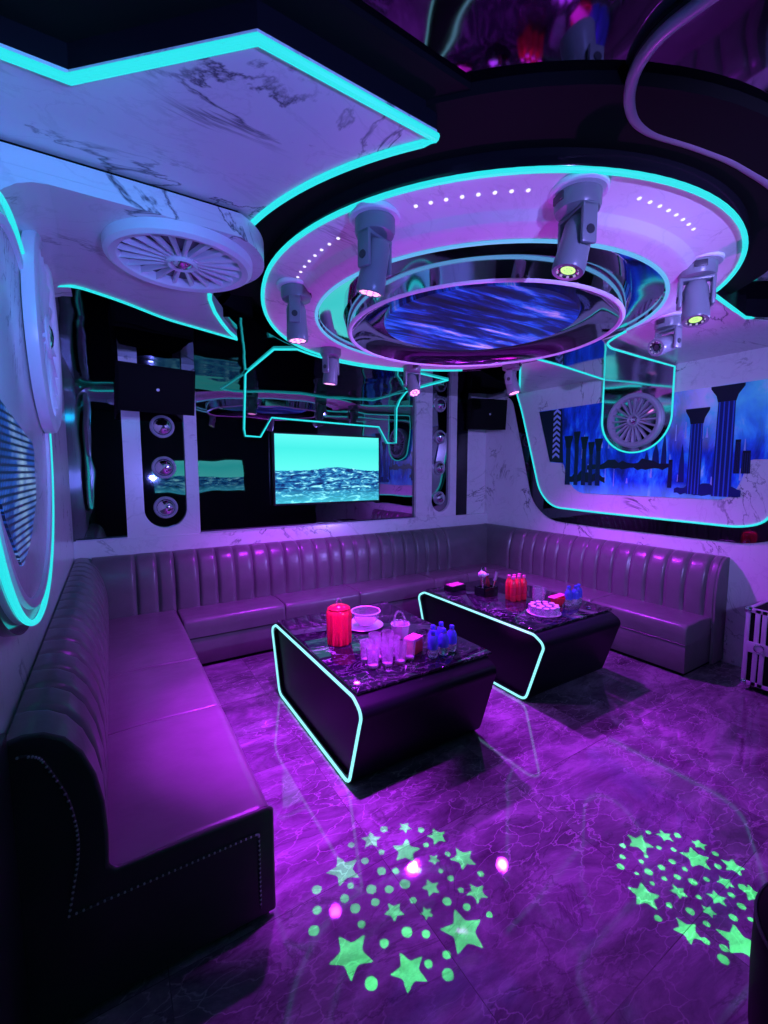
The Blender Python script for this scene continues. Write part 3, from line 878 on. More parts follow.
# ------------------------------------------------------------------ sofas
PROF = [(0.212, 0.36), (0.213, 0.44), (0.216, 0.54), (0.212, 0.64), (0.196, 0.73), (0.168, 0.81), (0.130, 0.865), (0.085, 0.893), (0.04, 0.900), (0.008, 0.893), (0.0, 0.87), (0.0, 0.36)]
def back_mesh(fn, u0, u1, grooves, g0=True, g1=True, scale_v=1.0):
    """channelled backrest; fn(u, v, z) -> world; grooves: u positions of the stitched channels"""
    us = [u0 + (u1 - u0) * i / max(8, int((u1 - u0) / 0.011)) for i in range(max(8, int((u1 - u0) / 0.011)) + 1)]
    gs = list(grooves) + ([u0] if g0 else []) + ([u1] if g1 else [])
    vs, fs = [], []
    k = len(PROF)
    for u in us:
        d = min([abs(u - g) for g in gs] + [0.06])
        dep = 0.022 * math.exp(-(d / 0.012) ** 2) + 0.006 * (1 - min(1, d / 0.06)) ** 2
        for i, (v, z) in enumerate(PROF):
            wgt = 1.0 if 1 <= i <= 8 else 0.0
            nz = 1.0 if i >= 6 else 0.25 * (i / 6)
            fade = 1.0 if i < 7 else (0.7 if i == 7 else 0.4)
            vs.append(fn(u, max(0.0, v * scale_v - dep * wgt * fade * (1 - 0.7 * (i >= 6))), z - dep * wgt * fade * nz))
    for i in range(len(us) - 1):
        for q in range(k - 1):
            fs.append((i * k + q, (i + 1) * k + q, (i + 1) * k + q + 1, i * k + q + 1))
    m = MB().add(vs, fs, True)
    o = len(us)
    m.add([vs[q] for q in range(k)], [tuple(range(k))])
    m.add([vs[(o - 1) * k + q] for q in range(k)], [tuple(range(k))])
    return m
def seat_mesh(fn, u0, u1, v0, v1, z0=0.262, z1=0.42):
    """soft seat block with a rounded front roll and slight crown"""
    prof = [(v0, z0), (v0, z1 - 0.01)]
    for t in range(1, 8):
        vv = v0 + (v1 - 0.05 - v0) * t / 8
        prof.append((vv, z1 - 0.008 + 0.008 * math.sin(PI * t / 8)))
    prof += [(v1 - 0.05, z1 - 0.004), (v1 - 0.028, z1 - 0.006), (v1 - 0.010, z1 - 0.018), (v1, z1 - 0.04), (v1 + 0.002, z1 - 0.09), (v1, z0)]
    us = [u0, u0 + 0.003, u0 + 0.010, u0 + 0.025] + [u0 + (u1 - u0) * i / 8 for i in range(1, 8)] + [u1 - 0.025, u1 - 0.010, u1 - 0.003, u1]
    drop = [0.012, 0.005, 0.0015, 0] + [0] * 7 + [0, 0.0015, 0.005, 0.012]
    k = len(prof)
    vs, fs = [], []
    for u, d in zip(us, drop):
        for i, (v, z) in enumerate(prof):
            e_ = d if i not in (0, k - 1) else 0
            vs.append(fn(u, v - (e_ if v > v1 - 0.03 else 0), z - e_))
    for i in range(len(us) - 1):
        for q in range(k):
            q2 = (q + 1) % k
            fs.append((i * k + q, (i + 1) * k + q, (i + 1) * k + q2, i * k + q2))
    fs += [tuple(range(k)), tuple((len(us) - 1) * k + q for q in range(k))]
    return MB().add(vs, fs, True)
def base_mesh(fn, u0, u1, v0, v1):
    m = MB()
    pts = [(v0, 0.03), (v1 - .004, 0.03), (v1, 0.04), (v1, 0.245), (v1 - .006, 0.258), (v0, 0.258)]
    k = len(pts)
    vs = [fn(u0, v, z) for v, z in pts] + [fn(u1, v, z) for v, z in pts]
    m.add(vs, [tuple(range(k)), tuple(range(2 * k - 1, k - 1, -1))] + [(i, (i + 1) % k, k + (i + 1) % k, k + i) for i in range(k)])
    return m
def plinth_mesh(fn, u0, u1, v0, v1):
    m = MB()
    pts = [(v0, 0.0), (v1 - .03, 0.0), (v1 - .03, 0.031), (v0, 0.031)]
    vs = [fn(u0, v, z) for v, z in pts] + [fn(u1, v, z) for v, z in pts]
    m.add(vs, [(0, 1, 2, 3), (7, 6, 5, 4)] + [(i, (i + 1) % 4, 4 + (i + 1) % 4, 4 + i) for i in range(4)])
    return m
def stitch_mesh(fn, u0, u1, v1):
    return MB().tube([fn(u0 + (u1 - u0) * i / 20, v1 + 0.001, 0.254) for i in range(21)], 0.004, 6)
fnL = lambda u, v, z: (XL + 0.002 + v, u, z)
fnB = lambda u, v, z: (u, YB - 0.062 - v, z)
fnR = lambda u, v, z: (XR - 0.002 - v, u, z)
DL, DB, DR = 0.71, 0.57, 0.61
BK = 0.20

s = thing('sofa_section', 'near left sofa section with a rolled channelled back and a dark nailhead end', 'sofa', (XL, 1.44, 0), world=True)
plinth_mesh(fnL, 1.46, 2.915, 0.02, DL).build('plinth', M['black_matte'], s)
base_mesh(fnL, 1.45, 2.92, 0.0, DL - .01).build('base', M['leather'], s)
seat_mesh(fnL, 1.452, 2.26, BK, DL).build('seat_cushion', M['leather'], s)
seat_mesh(fnL, 2.262, 2.92, BK, DL).build('seat_cushion', M['leather'], s)
back_mesh(fnL, 1.45, 2.92, [1.45 + 0.161 * i for i in range(1, 9)], False, True).build('backrest', M['leather'], s)
# dark end panel with nailheads
endp = [(v + 0.004, z) for v, z in PROF[:10]]
endp = [(0.0, 0.02), (DL + .002, 0.02), (DL + .002, 0.41), (DL - .02, 0.425), (0.235, 0.425)] + [(v + 0.006, z + 0.004) for v, z in PROF[1:10]] + [(0.0, 0.897)]
ep = MB().prism(endp, lambda v, z, h: fnL(h, v, z), 1.432, 1.452).build('end_panel', M['dark_leather'], s)
part(ep, 'black leather end panel')
bv = ep.modifiers.new('bevel', 'BEVEL')
bv.width = 0.012
bv.segments = 3
trim_path = smooth_poly([(0.034, 0.850), (0.078, 0.840), (0.135, 0.70), (0.155, 0.55), (0.118, 0.345), (0.655, 0.345), (0.655, 0.06)], [0, .03, .06, .1, .0, .01, 0], 5, False)
MB().tube([fnL(1.431, v, z) for v, z in trim_path], 0.005, 6).build('piping', M['dark_leather'], ep)
nb = MB()
for (v0, z0), (v1, z1) in zip(trim_path[:-1], trim_path[1:]):
    L = math.hypot(v1 - v0, z1 - z0)
    for q in range(max(1, round(L / 0.017))):
        t = q / max(1, round(L / 0.017))
        nb.sphere(fnL(1.428, v0 + (v1 - v0) * t, z0 + (z1 - z0) * t), 0.0042, 6, 4)
nb.build('nailheads', M['steel'], ep)

s = thing('sofa_section', 'left corner sofa section where the back wall and left wall meet', 'sofa', (XL, 2.92, 0), world=True)
plinth_mesh(fnL, 2.95, 4.26, 0.02, DL).build('plinth', M['black_matte'], s)
base_mesh(fnL, 2.922, 4.262, 0.0, DL - .01).build('base', M['leather'], s)
seat_mesh(fnL, 2.922, 4.07, BK, DL).build('seat_cushion', M['leather'], s)
back_mesh(fnL, 2.922, 4.268, [2.92 + 0.161 * i for i in range(1, 8)], True, False).build('backrest', M['leather'], s)
back_mesh(fnB, XL + 0.12, 0.43, [0.137, 0.299], False, True).build('backrest', M['leather'], s)

s = thing('sofa_section', 'back wall sofa section left of the television, behind the first table', 'sofa', (1.2, YB, 0), world=True)
plinth_mesh(fnB, 0.47, 2.02, 0.02, DB).build('plinth', M['black_matte'], s)
base_mesh(fnB, 0.434, 2.028, 0.0, DB - .01).build('base', M['leather'], s)
seat_mesh(fnB, 0.434, 1.27, BK, DB).build('seat_cushion', M['leather'], s)
seat_mesh(fnB, 1.272, 2.028, BK, DB).build('seat_cushion', M['leather'], s)
back_mesh(fnB, 0.434, 2.028, [0.462 + 0.158 * i for i in range(1, 10)]).build('backrest', M['leather'], s)
stitch_mesh(fnB, 0.44, 2.02, DB - .01).build('seam_piping', M['dark_leather'], s)

s = thing('sofa_section', 'back wall sofa section below the television, behind the second table', 'sofa', (2.8, YB, 0), world=True)
plinth_mesh(fnB, 2.04, 3.44, 0.02, DB).build('plinth', M['black_matte'], s)
base_mesh(fnB, 2.031, 3.453, 0.0, DB - .01).build('base', M['leather'], s)
seat_mesh(fnB, 2.031, 2.97, BK, DB).build('seat_cushion', M['leather'], s)
seat_mesh(fnB, 2.972, 3.453, BK, DB).build('seat_cushion', M['leather'], s)
back_mesh(fnB, 2.031, 3.453, [2.031 + 0.158 * i for i in range(1, 9)]).build('backrest', M['leather'], s)
stitch_mesh(fnB, 2.04, 3.44, DB - .01).build('seam_piping', M['dark_leather'], s)

s = thing('sofa_section', 'right corner sofa section with a smooth back beside the narrow black glass', 'sofa', (4.0, YB, 0), world=True)
plinth_mesh(fnB, 3.46, 4.30, 0.02, DB).build('plinth', M['black_matte'], s)
base_mesh(fnB, 3.456, 4.306, 0.0, DB - .006).build('base', M['leather'], s)
seat_mesh(fnB, 3.456, 4.12, BK, DB).build('seat_cushion', M['leather'], s)
back_mesh(fnB, 3.456, 4.20, [], True, False).build('backrest', M['leather'], s)
back_mesh(fnR, 3.70, 4.266, [], True, False).build('backrest', M['leather'], s)

s = thing('sofa_section', 'right wall sofa section under the mural with a free near end', 'sofa', (XR, 2.6, 0), world=True)
plinth_mesh(fnR, 1.56, 3.69, 0.02, DR).build('plinth', M['black_matte'], s)
base_mesh(fnR, 1.545, 3.696, 0.0, DR - .004).build('base', M['leather'], s)
seat_mesh(fnR, 1.54, 2.34, BK, DR).build('seat_cushion', M['leather'], s)
seat_mesh(fnR, 2.342, 3.697, BK, DR).build('seat_cushion', M['leather'], s)
back_mesh(fnR, 1.535, 3.698, [1.60 + 0.1585 * i for i in range(0, 13)], False, True).build('backrest', M['leather'], s)
stitch_mesh(fnR, 1.55, 3.69, DR - .004).build('seam_piping', M['dark_leather'], s)
MB().prism([(0.0, 0.02), (0.20, 0.02), (0.20, 0.36)] + [(v - .004, z - .004) for v, z in PROF[:10]] + [(0, .88)], lambda v, z, h: fnR(h, v, z), 1.515, 1.535).build('end_panel', M['leather'], s)

# ------------------------------------------------------------------ tables
def table(name, label, x0, x1, yc, H, k=1.0):
    t = thing(name, label, 'table', ((x0 + x1) / 2, yc, 0), world=True)
    prof = [(-0.545, 0.010), (0.545, 0.010), (0.665, 0.40), (0.68, 0.44), (0.665, 0.475), (0.60, H - .018), (-0.60, H - .018), (-0.665, 0.475), (-0.68, 0.44), (-0.665, 0.40)]
    prof = [(a * k, b) for a, b in prof]
    prof = smooth_poly(prof, [.05, .05, .03, .03, .03, .02, .02, .03, .03, .03], 4)
    fn = lambda a, b, h: (h, yc + a, b)
    MB().prism(prof, fn, x0 + 0.02, x1).build('body', M['table_black'], t)
    # raised frame round a recessed glossy end panel
    sc_in = lambda k, dz: [(a * k, 0.27 + (b - 0.27) * dz) for a, b in prof]
    inner = sc_in(0.945, 0.90)
    n = len(prof)
    m = MB()
    vs = [fn(a, b, x0) for a, b in prof] + [fn(a, b, x0) for a, b in inner] + [fn(a, b, x0 + .021) for a, b in prof] + [fn(a, b, x0 + .021) for a, b in inner]
    fs = []
    for i in range(n):
        j = (i + 1) % n
        fs += [(i, j, n + j, n + i), (i, 2 * n + i, 2 * n + j, j), (n + i, n + j, 3 * n + j, 3 * n + i)]
    m.add(vs, fs)
    m.build('end_frame', M['table_black'], t)
    mid = sc_in(0.985, 0.965)
    part(MB().tube([fn(a, b, x0 - 0.004) for a, b in mid], 0.0085, 8, True).build('neon_edge', M['neon_white'], t), 'pale cyan neon loop round the end panel')
    MB().box(x0 + .01, x1 + .035, yc - 0.605, yc + 0.605, H - .018, H, 0.004).build('marble_top', M['marble_black'], t)
    MB().box(x0 + .08, x1 - .08, yc - 0.42, yc + 0.42, 0.0, 0.013).build('plinth', M['black_matte'], t)
    return t
TH = 0.53
table('lounge_table', 'near black marble-topped table with a red jug, its end outlined in neon', 0.955, 1.84, 2.40, TH)
table('lounge_table', 'far black marble-topped table with the red bottles, its end outlined in neon', 2.37, 3.25, 2.50, TH, 1.03)

# ------------------------------------------------------------------ things on the near table
jug = thing('drinks_jug', 'tall red ribbed jug with a loop-handled lid on the near table', 'jug', (1.165, 2.40, TH))
lobes = lambda a: 1.0 + 0.045 * math.cos(10 * a)
MB().lathe([(1e-4, 0.0), (0.066, 0.0), (0.074, 0.008), (0.076, 0.10), (0.078, 0.19), (0.070, 0.215), (0.060, 0.222)], 80, None, True, rad=lobes).build('jug_body', M['red_plastic'], jug)
MB().lathe([(1e-4, 0.012), (0.060, 0.012), (0.066, 0.18), (1e-4, 0.182)], 40).build('drink', M['red_drink'], jug)
MB().lathe([(0.068, 0.218), (0.070, 0.226), (0.056, 0.236), (0.03, 0.246), (1e-4, 0.250)], 40).build('lid', M['red_plastic'], jug)
MB().tube([(0.016 * math.cos(t), 0, 0.247 + 0.036 * math.sin(t)) for t in [PI * i / 12 for i in range(13)]], 0.0045, 8).build('lid_loop', M['glass'], jug)

def tumbler_proto(h=0.118, r=0.037):
    t = thing('glass_tumbler', '', 'glass', (0, 0, 0))
    rd = lambda a: 1.0 + 0.02 * math.cos(12 * a)
    MB().lathe([(1e-4, 0.0), (r * .72, 0.0), (r * .80, 0.004), (r, h), (r * .93, h), (r * .74, 0.016), (1e-4, 0.013)], 48, None, True, rad=rd).build('bowl', M['glass'], t)
    MB().lathe([(r * .77, 0.012), (r * .74, 0.02), (1e-4, 0.018)], 24).build('thick_base', M['glass_frost'], t)
    return t
tp = tumbler_proto()
tl = [((1.165, 1.985), 'glass tumbler at the near corner of the cluster, in front of the red jug'),
      ((1.245, 1.965), 'second glass tumbler in the front row of the cluster'),
      ((1.325, 1.955), 'third glass tumbler in the front row of the cluster'),
      ((1.40, 1.975), 'last glass tumbler in the front row, nearest the red tin'),
      ((1.175, 2.075), 'glass tumbler behind the corner one, closest to the jug'),
      ((1.26, 2.06), 'second glass tumbler in the middle row of the cluster'),
      ((1.345, 2.05), 'third glass tumbler in the middle row of the cluster'),
      ((1.275, 2.15), 'back glass tumbler of the cluster, towards the jug'),
      ((1.36, 2.14), 'back glass tumbler of the cluster, towards the glass ice bucket')]
for i, ((x, y), l) in enumerate(tl):
    o = tp if i == 0 else copy_tree(tp)
    o.location = (x, y, TH)
    o.rotation_euler.z = i * 0.7
    tag(o, l, 'glass', 'glass tumblers on the near table')

ib = thing('ice_bucket', 'clear glass ice bucket with a raised loop handle on the near table', 'ice bucket', (1.545, 2.28, TH), 0.4)
MB().lathe([(1e-4, 0.0), (0.045, 0.0), (0.052, 0.006), (0.060, 0.085), (0.055, 0.085), (0.048, 0.012), (1e-4, 0.010)], 8, None, False).build('bucket_body', M['glass_frost'], ib)
MB().lathe([(0.058, 0.083), (0.064, 0.086), (0.062, 0.093), (0.056, 0.090)], 40).build('bucket_rim', M['glass'], ib)
MB().tube([(0.060 * math.cos(t), 0.02 * math.sin(t), 0.088 + 0.075 * math.sin(t)) for t in [PI * i / 20 for i in range(21)]], 0.006, 8).build('handle', M['glass'], ib)
tr = thing('serving_tray', 'round steel tray catching the light at the back of the near table', 'tray', (1.44, 2.58, TH))
MB().lathe([(1e-4, 0.004), (0.115, 0.004), (0.135, 0.014), (0.137, 0.012), (0.118, 0.0), (1e-4, 0.0)], 48).build('dish', M['steel'], tr)
gb = thing('glass_bowl', 'wide clear glass bowl standing on the steel tray', 'bowl', (1.455, 2.575, TH + 0.0045))
MB().lathe([(1e-4, 0.0), (0.04, 0.0), (0.05, 0.006), (0.085, 0.05), (0.10, 0.10), (0.095, 0.10), (0.078, 0.052), (0.045, 0.012), (1e-4, 0.008)], 48).build('bowl', M['glass'], gb)
MB().lathe([(0.094, 0.099), (0.104, 0.102), (0.100, 0.108), (0.094, 0.105)], 48).build('bowl_lip', M['glass_frost'], gb)

rtin = thing('drink_carton', 'orange and red box of tissues beside the blue bottles on the near table', 'box', (1.475, 2.04, TH), 0.35)
MB().box(-.05, .05, -.035, .035, 0, .085, .004).build('carton', M['orange'], rtin)
part(MB().box(-.052, .052, -.037, .037, .078, .096, .004).build('lid', M['pink'], rtin), 'pink lid')

def bottle_proto():
    t = thing('water_bottle', '', 'bottle', (0, 0, 0))
    MB().lathe([(1e-4, 0.0), (0.024, 0.0), (0.029, 0.006), (0.030, 0.03), (0.027, 0.04), (0.030, 0.05), (0.030, 0.095), (0.022, 0.118), (0.013, 0.128), (0.012, 0.14)], 32).build('bottle_body', M['glass'], t)
    part(MB().lathe([(0.0305, 0.048), (0.031, 0.052), (0.031, 0.095), (0.0235, 0.118), (0.0145, 0.128)], 32).build('label_band', M['blue_plastic'], t), 'blue band')
    part(MB().lathe([(0.0135, 0.134), (0.0145, 0.136), (0.0145, 0.152), (0.012, 0.155), (1e-4, 0.155)], 20).build('cap', M['blue_plastic'], t), 'blue cap')
    return t
bp_ = bottle_proto()
bl = [((1.535, 1.93), 0, 'small blue-capped bottle on the near table, closest to the orange box'),
      ((1.61, 1.925), 0, 'small blue-capped bottle in the middle of the near table front row'),
      ((1.685, 1.94), 0, 'small blue-capped bottle at the near table front row end, far from the orange box'),
      ((1.59, 2.00), 0, 'small blue-capped bottle in the second row on the near table'),
      ((1.665, 2.015), 0, 'small blue-capped bottle in the second row, at the table corner side')]
for i, ((x, y), z, l) in enumerate(bl):
    o = bp_ if i == 0 else copy_tree(bp_)
    o.location = (x, y, TH)
    tag(o, l, 'bottle', 'blue bottles on the near table')

# ------------------------------------------------------------------ things on the far table
nbx = thing('napkin_box', 'flat black napkin box with a hot pink top on the far table', 'box', (2.60, 2.96, TH), 0.1)
MB().box(-.085, .085, -.055, .055, 0, .045, .004).build('box_body', M['black_gloss'], nbx)
part(MB().box(-.075, .075, -.045, .045, .045, .053, .003).build('napkins', M['pink'], nbx), 'hot pink napkins')
cd = thing('bar_caddy', 'black bar caddy filled with glass stirrers and tongs on the far table', 'caddy', (2.72, 2.69, TH), 0.05)
m = MB()
for x0, x1, y0, y1 in ((-.08, .08, -.06, -.052), (-.08, .08, .052, .06), (-.08, -.072, -.06, .06), (.072, .08, -.06, .06), (-.004, .004, -.055, .055)):
    m.box(x0, x1, y0, y1, 0, 0.075)
m.box(-.08, .08, -.06, .06, 0, 0.006)
m.build('tray_box', M['black_gloss'], cd)
tg = thing('ice_tongs', 'bright steel ice tongs standing up in the black bar caddy', 'tongs', (2.70, 2.70, TH + 0.0065))
for sgn in (-1, 1):
    MB().tube([(0.0, 0.0, 0.235), (sgn * .022, 0.004, 0.228), (sgn * .034, 0.008, 0.18), (sgn * .028, 0.006, 0.08), (sgn * .016, 0, 0.004)], 0.0045, 8).build('arm', M['chrome'], tg)
ps = thing('rose_stirrer', 'pink rose-headed stirrer at the left of the bar caddy', 'stirrer', (2.665, 2.67, TH + 0.0065))
MB().tube([(0, 0, 0.004), (-.008, 0, .09), (-.012, 0, .165)], 0.005, 8).build('stem', M['glass'], ps)
ros = MB()
for k in range(5):
    a = 2 * PI * k / 5
    ros.sphere((-.014 + .018 * math.cos(a), .018 * math.sin(a), .185 + .006 * (k % 2)), .020, 12, 6, (1, 1, 1.15))
ros.sphere((-.014, 0, .200), .018, 12, 6)
part(ros.build('rose_head', M['glass_frost'], ps), 'pink petals')
dkb = thing('stout_bottle', 'small dark red bottle standing in the middle of the bar caddy', 'bottle', (2.755, 2.714, TH + 0.0065))
MB().lathe([(1e-4, 0), (0.022, 0), (0.025, 0.006), (0.025, 0.09), (0.016, 0.12), (0.010, 0.135), (0.010, 0.165), (1e-4, 0.166)], 24).build('bottle_body', M['dark_red'], dkb)
part(MB().lathe([(0.0105, 0.155), (0.013, 0.157), (0.013, 0.170), (1e-4, 0.172)], 16).build('cap', M['steel'], dkb), 'steel cap')
op = thing('bottle_opener', 'lilac handled bottle opener leaning in the right side of the caddy', 'bottle opener', (2.775, 2.664, TH + 0.0065))
MB().tube([(-.012, 0, 0.004), (.006, 0, .07), (.020, 0, .115)], 0.005, 8).build('shaft', M['chrome'], op)
MB().tube([(.018, 0, .11), (.032, 0, .155), (.044, 0, .19)], 0.014, 10).build('handle', M['tube_off'], op)

def red_bottle():
    t = thing('red_bottle', '', 'bottle', (0, 0, 0))
    MB().lathe([(1e-4, 0), (0.022, 0), (0.026, 0.006), (0.026, 0.14), (0.020, 0.165), (0.012, 0.178), (0.012, 0.19)], 28).build('bottle_body', M['red_drink'], t)
    MB().lathe([(0.0265, 0.05), (0.0268, 0.055), (0.0268, 0.11), (0.0265, 0.115)], 28).build('label_band', M['red_plastic'], t)
    part(MB().lathe([(0.0125, 0.183), (0.0145, 0.186), (0.0145, 0.205), (1e-4, 0.207)], 20).build('cap', M['pink'], t), 'pale pink cap')
    return t
rb = red_bottle()
rl = ['left', 'middle', 'right']
k = 0
for j in range(2):
    for i in range(3):
        o = rb if k == 0 else copy_tree(rb)
        o.location = (2.775 + i * 0.056 + j * 0.01, 2.44 + j * 0.057 - i * 0.006, TH)
        tag(o, '%s tall red bottle in the %s row of six on the far table' % (rl[i], ('front', 'rear')[j]), 'bottle', 'red bottles on the far table')
        k += 1

pt = thing('round_tray', 'thin round tray under the ring of shot glasses on the far table', 'tray', (2.745, 2.11, TH))
MB().lathe([(1e-4, 0.0), (0.118, 0.0), (0.125, 0.004), (0.118, 0.006), (1e-4, 0.006)], 48).build('dish', M['glass_frost'], pt)
def shot_proto():
    t = thing('shot_glass', '', 'glass', (0, 0, 0))
    MB().lathe([(0.027, 0.0), (0.020, 0.05), (1e-4, 0.052), (1e-4, 0.044), (0.018, 0.042), (0.024, 0.0)], 20).build('bowl', M['glass'], t)
    part(MB().lathe([(1e-4, 0.046), (0.0205, 0.046), (0.0195, 0.053), (1e-4, 0.054)], 20).build('thick_base', M['glass_frost'], t), 'milky base')
    return t
sg = shot_proto()
k = 0
names = ['twelve', 'one', 'two', 'three', 'four', 'five', 'six', 'seven', 'eight', 'nine', 'ten', 'eleven']
for i in range(11):
    a = 2 * PI * i / 11
    o = sg if k == 0 else copy_tree(sg)
    o.location = (2.745 + 0.092 * math.cos(a), 2.11 + 0.092 * math.sin(a), TH + 0.0065)
    tag(o, 'upturned purple-lit shot glass in the outer ring on the round tray', 'glass', 'shot glasses in the outer ring')
    k += 1
for i in range(4):
    a = 2 * PI * i / 4 + .3
    o = copy_tree(sg)
    o.location = (2.745 + 0.038 * math.cos(a), 2.11 + 0.038 * math.sin(a), TH + 0.0065)
    tag(o, 'upturned purple-lit shot glass in the centre of the round tray', 'glass', 'shot glasses in the tray centre')

pc = thing('glass_pitcher', 'clear glass pitcher between the red bottles and the red bowl', 'pitcher', (2.93, 2.31, TH))
MB().lathe([(1e-4, 0), (0.042, 0), (0.048, 0.006), (0.050, 0.10), (0.046, 0.125), (0.042, 0.125), (0.045, 0.10), (0.043, 0.012), (1e-4, 0.010)], 40).build('pitcher_body', M['glass'], pc)
MB().tube([(0.048, 0, 0.11), (0.085, 0, 0.105), (0.09, 0, 0.06), (0.05, 0, 0.035)], 0.006, 8).build('handle', M['glass'], pc)
rbx = thing('snack_bowl', 'red snack bowl beside the blue bottles on the far table', 'bowl', (3.00, 2.18, TH))
MB().lathe([(1e-4, 0), (0.035, 0), (0.052, 0.03), (0.058, 0.065), (0.053, 0.065), (0.047, 0.032), (1e-4, 0.012)], 36).build('bowl', M['red_drink'], rbx)
lidp = thing('pink_menu_card', 'hot pink card lying tilted across the red snack bowl', 'card', (3.0, 2.185, TH + 0.0705))
MB().box(-.075, .075, -.03, .03, -.003, .003, .001, Matrix.Rotation(R(-4), 4, 'Y')).build('card', M['pink'], lidp)
for i, ((x, y), l) in enumerate([((3.07, 2.13), 'blue-capped bottle on the far table, next to the red snack bowl'), ((3.135, 2.115), 'middle blue-capped bottle of the three on the far table'), ((3.195, 2.13), 'blue-capped bottle on the far table, nearest the table end')]):
    o = copy_tree(bp_)
    o.location = (x, y, TH)
    tag(o, l, 'bottle', 'blue bottles on the far table')
hk = thing('cup_hook', 'small curved steel bottle key lying at the far table end', 'bottle key', (3.12, 1.98, TH))
MB().tube([(-.03, 0, .004), (0, -.01, .004), (.02, 0, .004), (.024, .02, .006), (.015, .035, .004)], 0.004, 8).build('wire', M['chrome'], hk)

# ------------------------------------------------------------------ flight case
fc = thing('flight_case', 'black flight case with aluminium edges against the right wall', 'case', (4.09, 0.85, 0), world=True)
cx0, cx1, cy0, cy1, cz0, cz1 = 3.885, 4.295, 0.45, 1.245, 0.045, 0.61
MB().box(cx0 + .004, cx1, cy0, cy1 - .004, cz0, cz1 - .004).build('case_body', M['black_matte'], fc)
def edge_bar(x0, x1, y0, y1, z0, z1):
    MB().box(x0, x1, y0, y1, z0, z1, .002).build('aluminium_edge', M['steel'], fc)
tw = 0.028
edge_bar(cx0 - .001, cx0 + tw, cy1 - tw, cy1 + .001, cz0, cz1)
edge_bar(cx1 - tw, cx1, cy1 - tw, cy1 + .001, cz0, cz1)
edge_bar(cx0 - .001, cx0 + .006, cy1 - .085, cy1 - .055, cz0, cz1)
edge_bar(cx0 - .001, cx0 + .006, cy1 - .125, cy1 - .095, cz0, cz1)
edge_bar(cx0 - .001, cx0 + tw, cy0, cy1 - .03, cz1 - tw, cz1 + .001)
edge_bar(cx0 - .001, cx0 + tw, cy0, cy1 - .03, cz0 - .001, cz0 + tw)
edge_bar(cx0 + .028, cx1 - .03, cy1 - tw, cy1 + .001, cz1 - tw, cz1 + .001)
edge_bar(cx0 + .028, cx1 - .03, cy1 - tw, cy1 + .001, cz0 - .001, cz0 + tw)
for z in (cz0 + .012, cz1 - .012):
    MB().sphere((cx0 + .012, cy1 - .012, z), 0.027, 16, 10).build('ball_corner', M['chrome'], fc)
lt = MB().box(cx0 - .006, cx0 + .001, cy1 - .16, cy1 - .02, 0.29, 0.37, .003).build('butterfly_latch', M['steel'], fc)
MB().tube([(cx0 - .008, cy1 - .09 + .028 * math.cos(t), 0.33 + .028 * math.sin(t)) for t in [2 * PI * i / 20 for i in range(20)]], 0.005, 6, True).build('latch_wing', M['chrome'], lt)
MB().tube([(cx0 + .06, cy1 - .25 + .09 * math.cos(t), cz1 + .035 * math.sin(t)) for t in [PI * i / 12 for i in range(13)]], 0.007, 6).build('handle', M['black_satin'], fc)
for x in (cx0 + .05, cx1 - .05):
    for y in (cy0 + .06, cy1 - .06):
        MB().lathe([(1e-4, -.012), (.021, -.012), (.022, 0), (.021, .012), (1e-4, .012)], 20, Matrix.Translation((x, y, 0.022)) @ Matrix.Rotation(PI / 2, 4, 'X')).build('caster', M['black_satin'], fc)

# ------------------------------------------------------------------ black pouf, bottom right
pf = thing('pouf', 'round black leather pouf cut off by the lower right edge', 'pouf', (1.575, 0.152, 0))
MB().lathe([(1e-4, 0.0), (0.235, 0.0), (0.25, 0.012), (0.262, 0.03), (0.268, 0.2), (0.268, 0.33), (0.258, 0.375), (0.225, 0.405), (0.15, 0.418), (1e-4, 0.42)], 56).build('cushion', M['black_matte'], pf)
MB().tube([(0.264 * math.cos(t), 0.264 * math.sin(t), 0.365) for t in [2 * PI * i / 56 for i in range(56)]], 0.005, 6, True).build('piping', M['black_satin'], pf)
MB().lathe([(1e-4, 0.417), (0.018, 0.420), (0.014, 0.428), (1e-4, 0.430)], 20).build('button', M['black_satin'], pf)

# ------------------------------------------------------------------ unlit tube on the ceiling, upper right
tb = smooth_poly([(1.212, 0.50), (1.202, 0.645), (1.244, 0.729), (1.322, 0.791), (1.406, 0.822), (1.503, 0.822), (1.667, 0.779), (1.86, 0.74), (2.121, 0.717), (2.6, 0.72)], 0.06, 4, False)
lt_ = thing('ceiling_tube', 'unlit milky tube curving across the black ceiling at upper right', 'light strip', (1.5, 0.8, 2.7), world=True)
MB().tube([(x, y, 2.672) for x, y in tb], 0.017, 10).build('tube', M['tube_off'], lt_)
MB().tube([(x, y + 0.004, 2.692) for x, y in tb], 0.010, 4).build('rail', M['black_satin'], lt_)

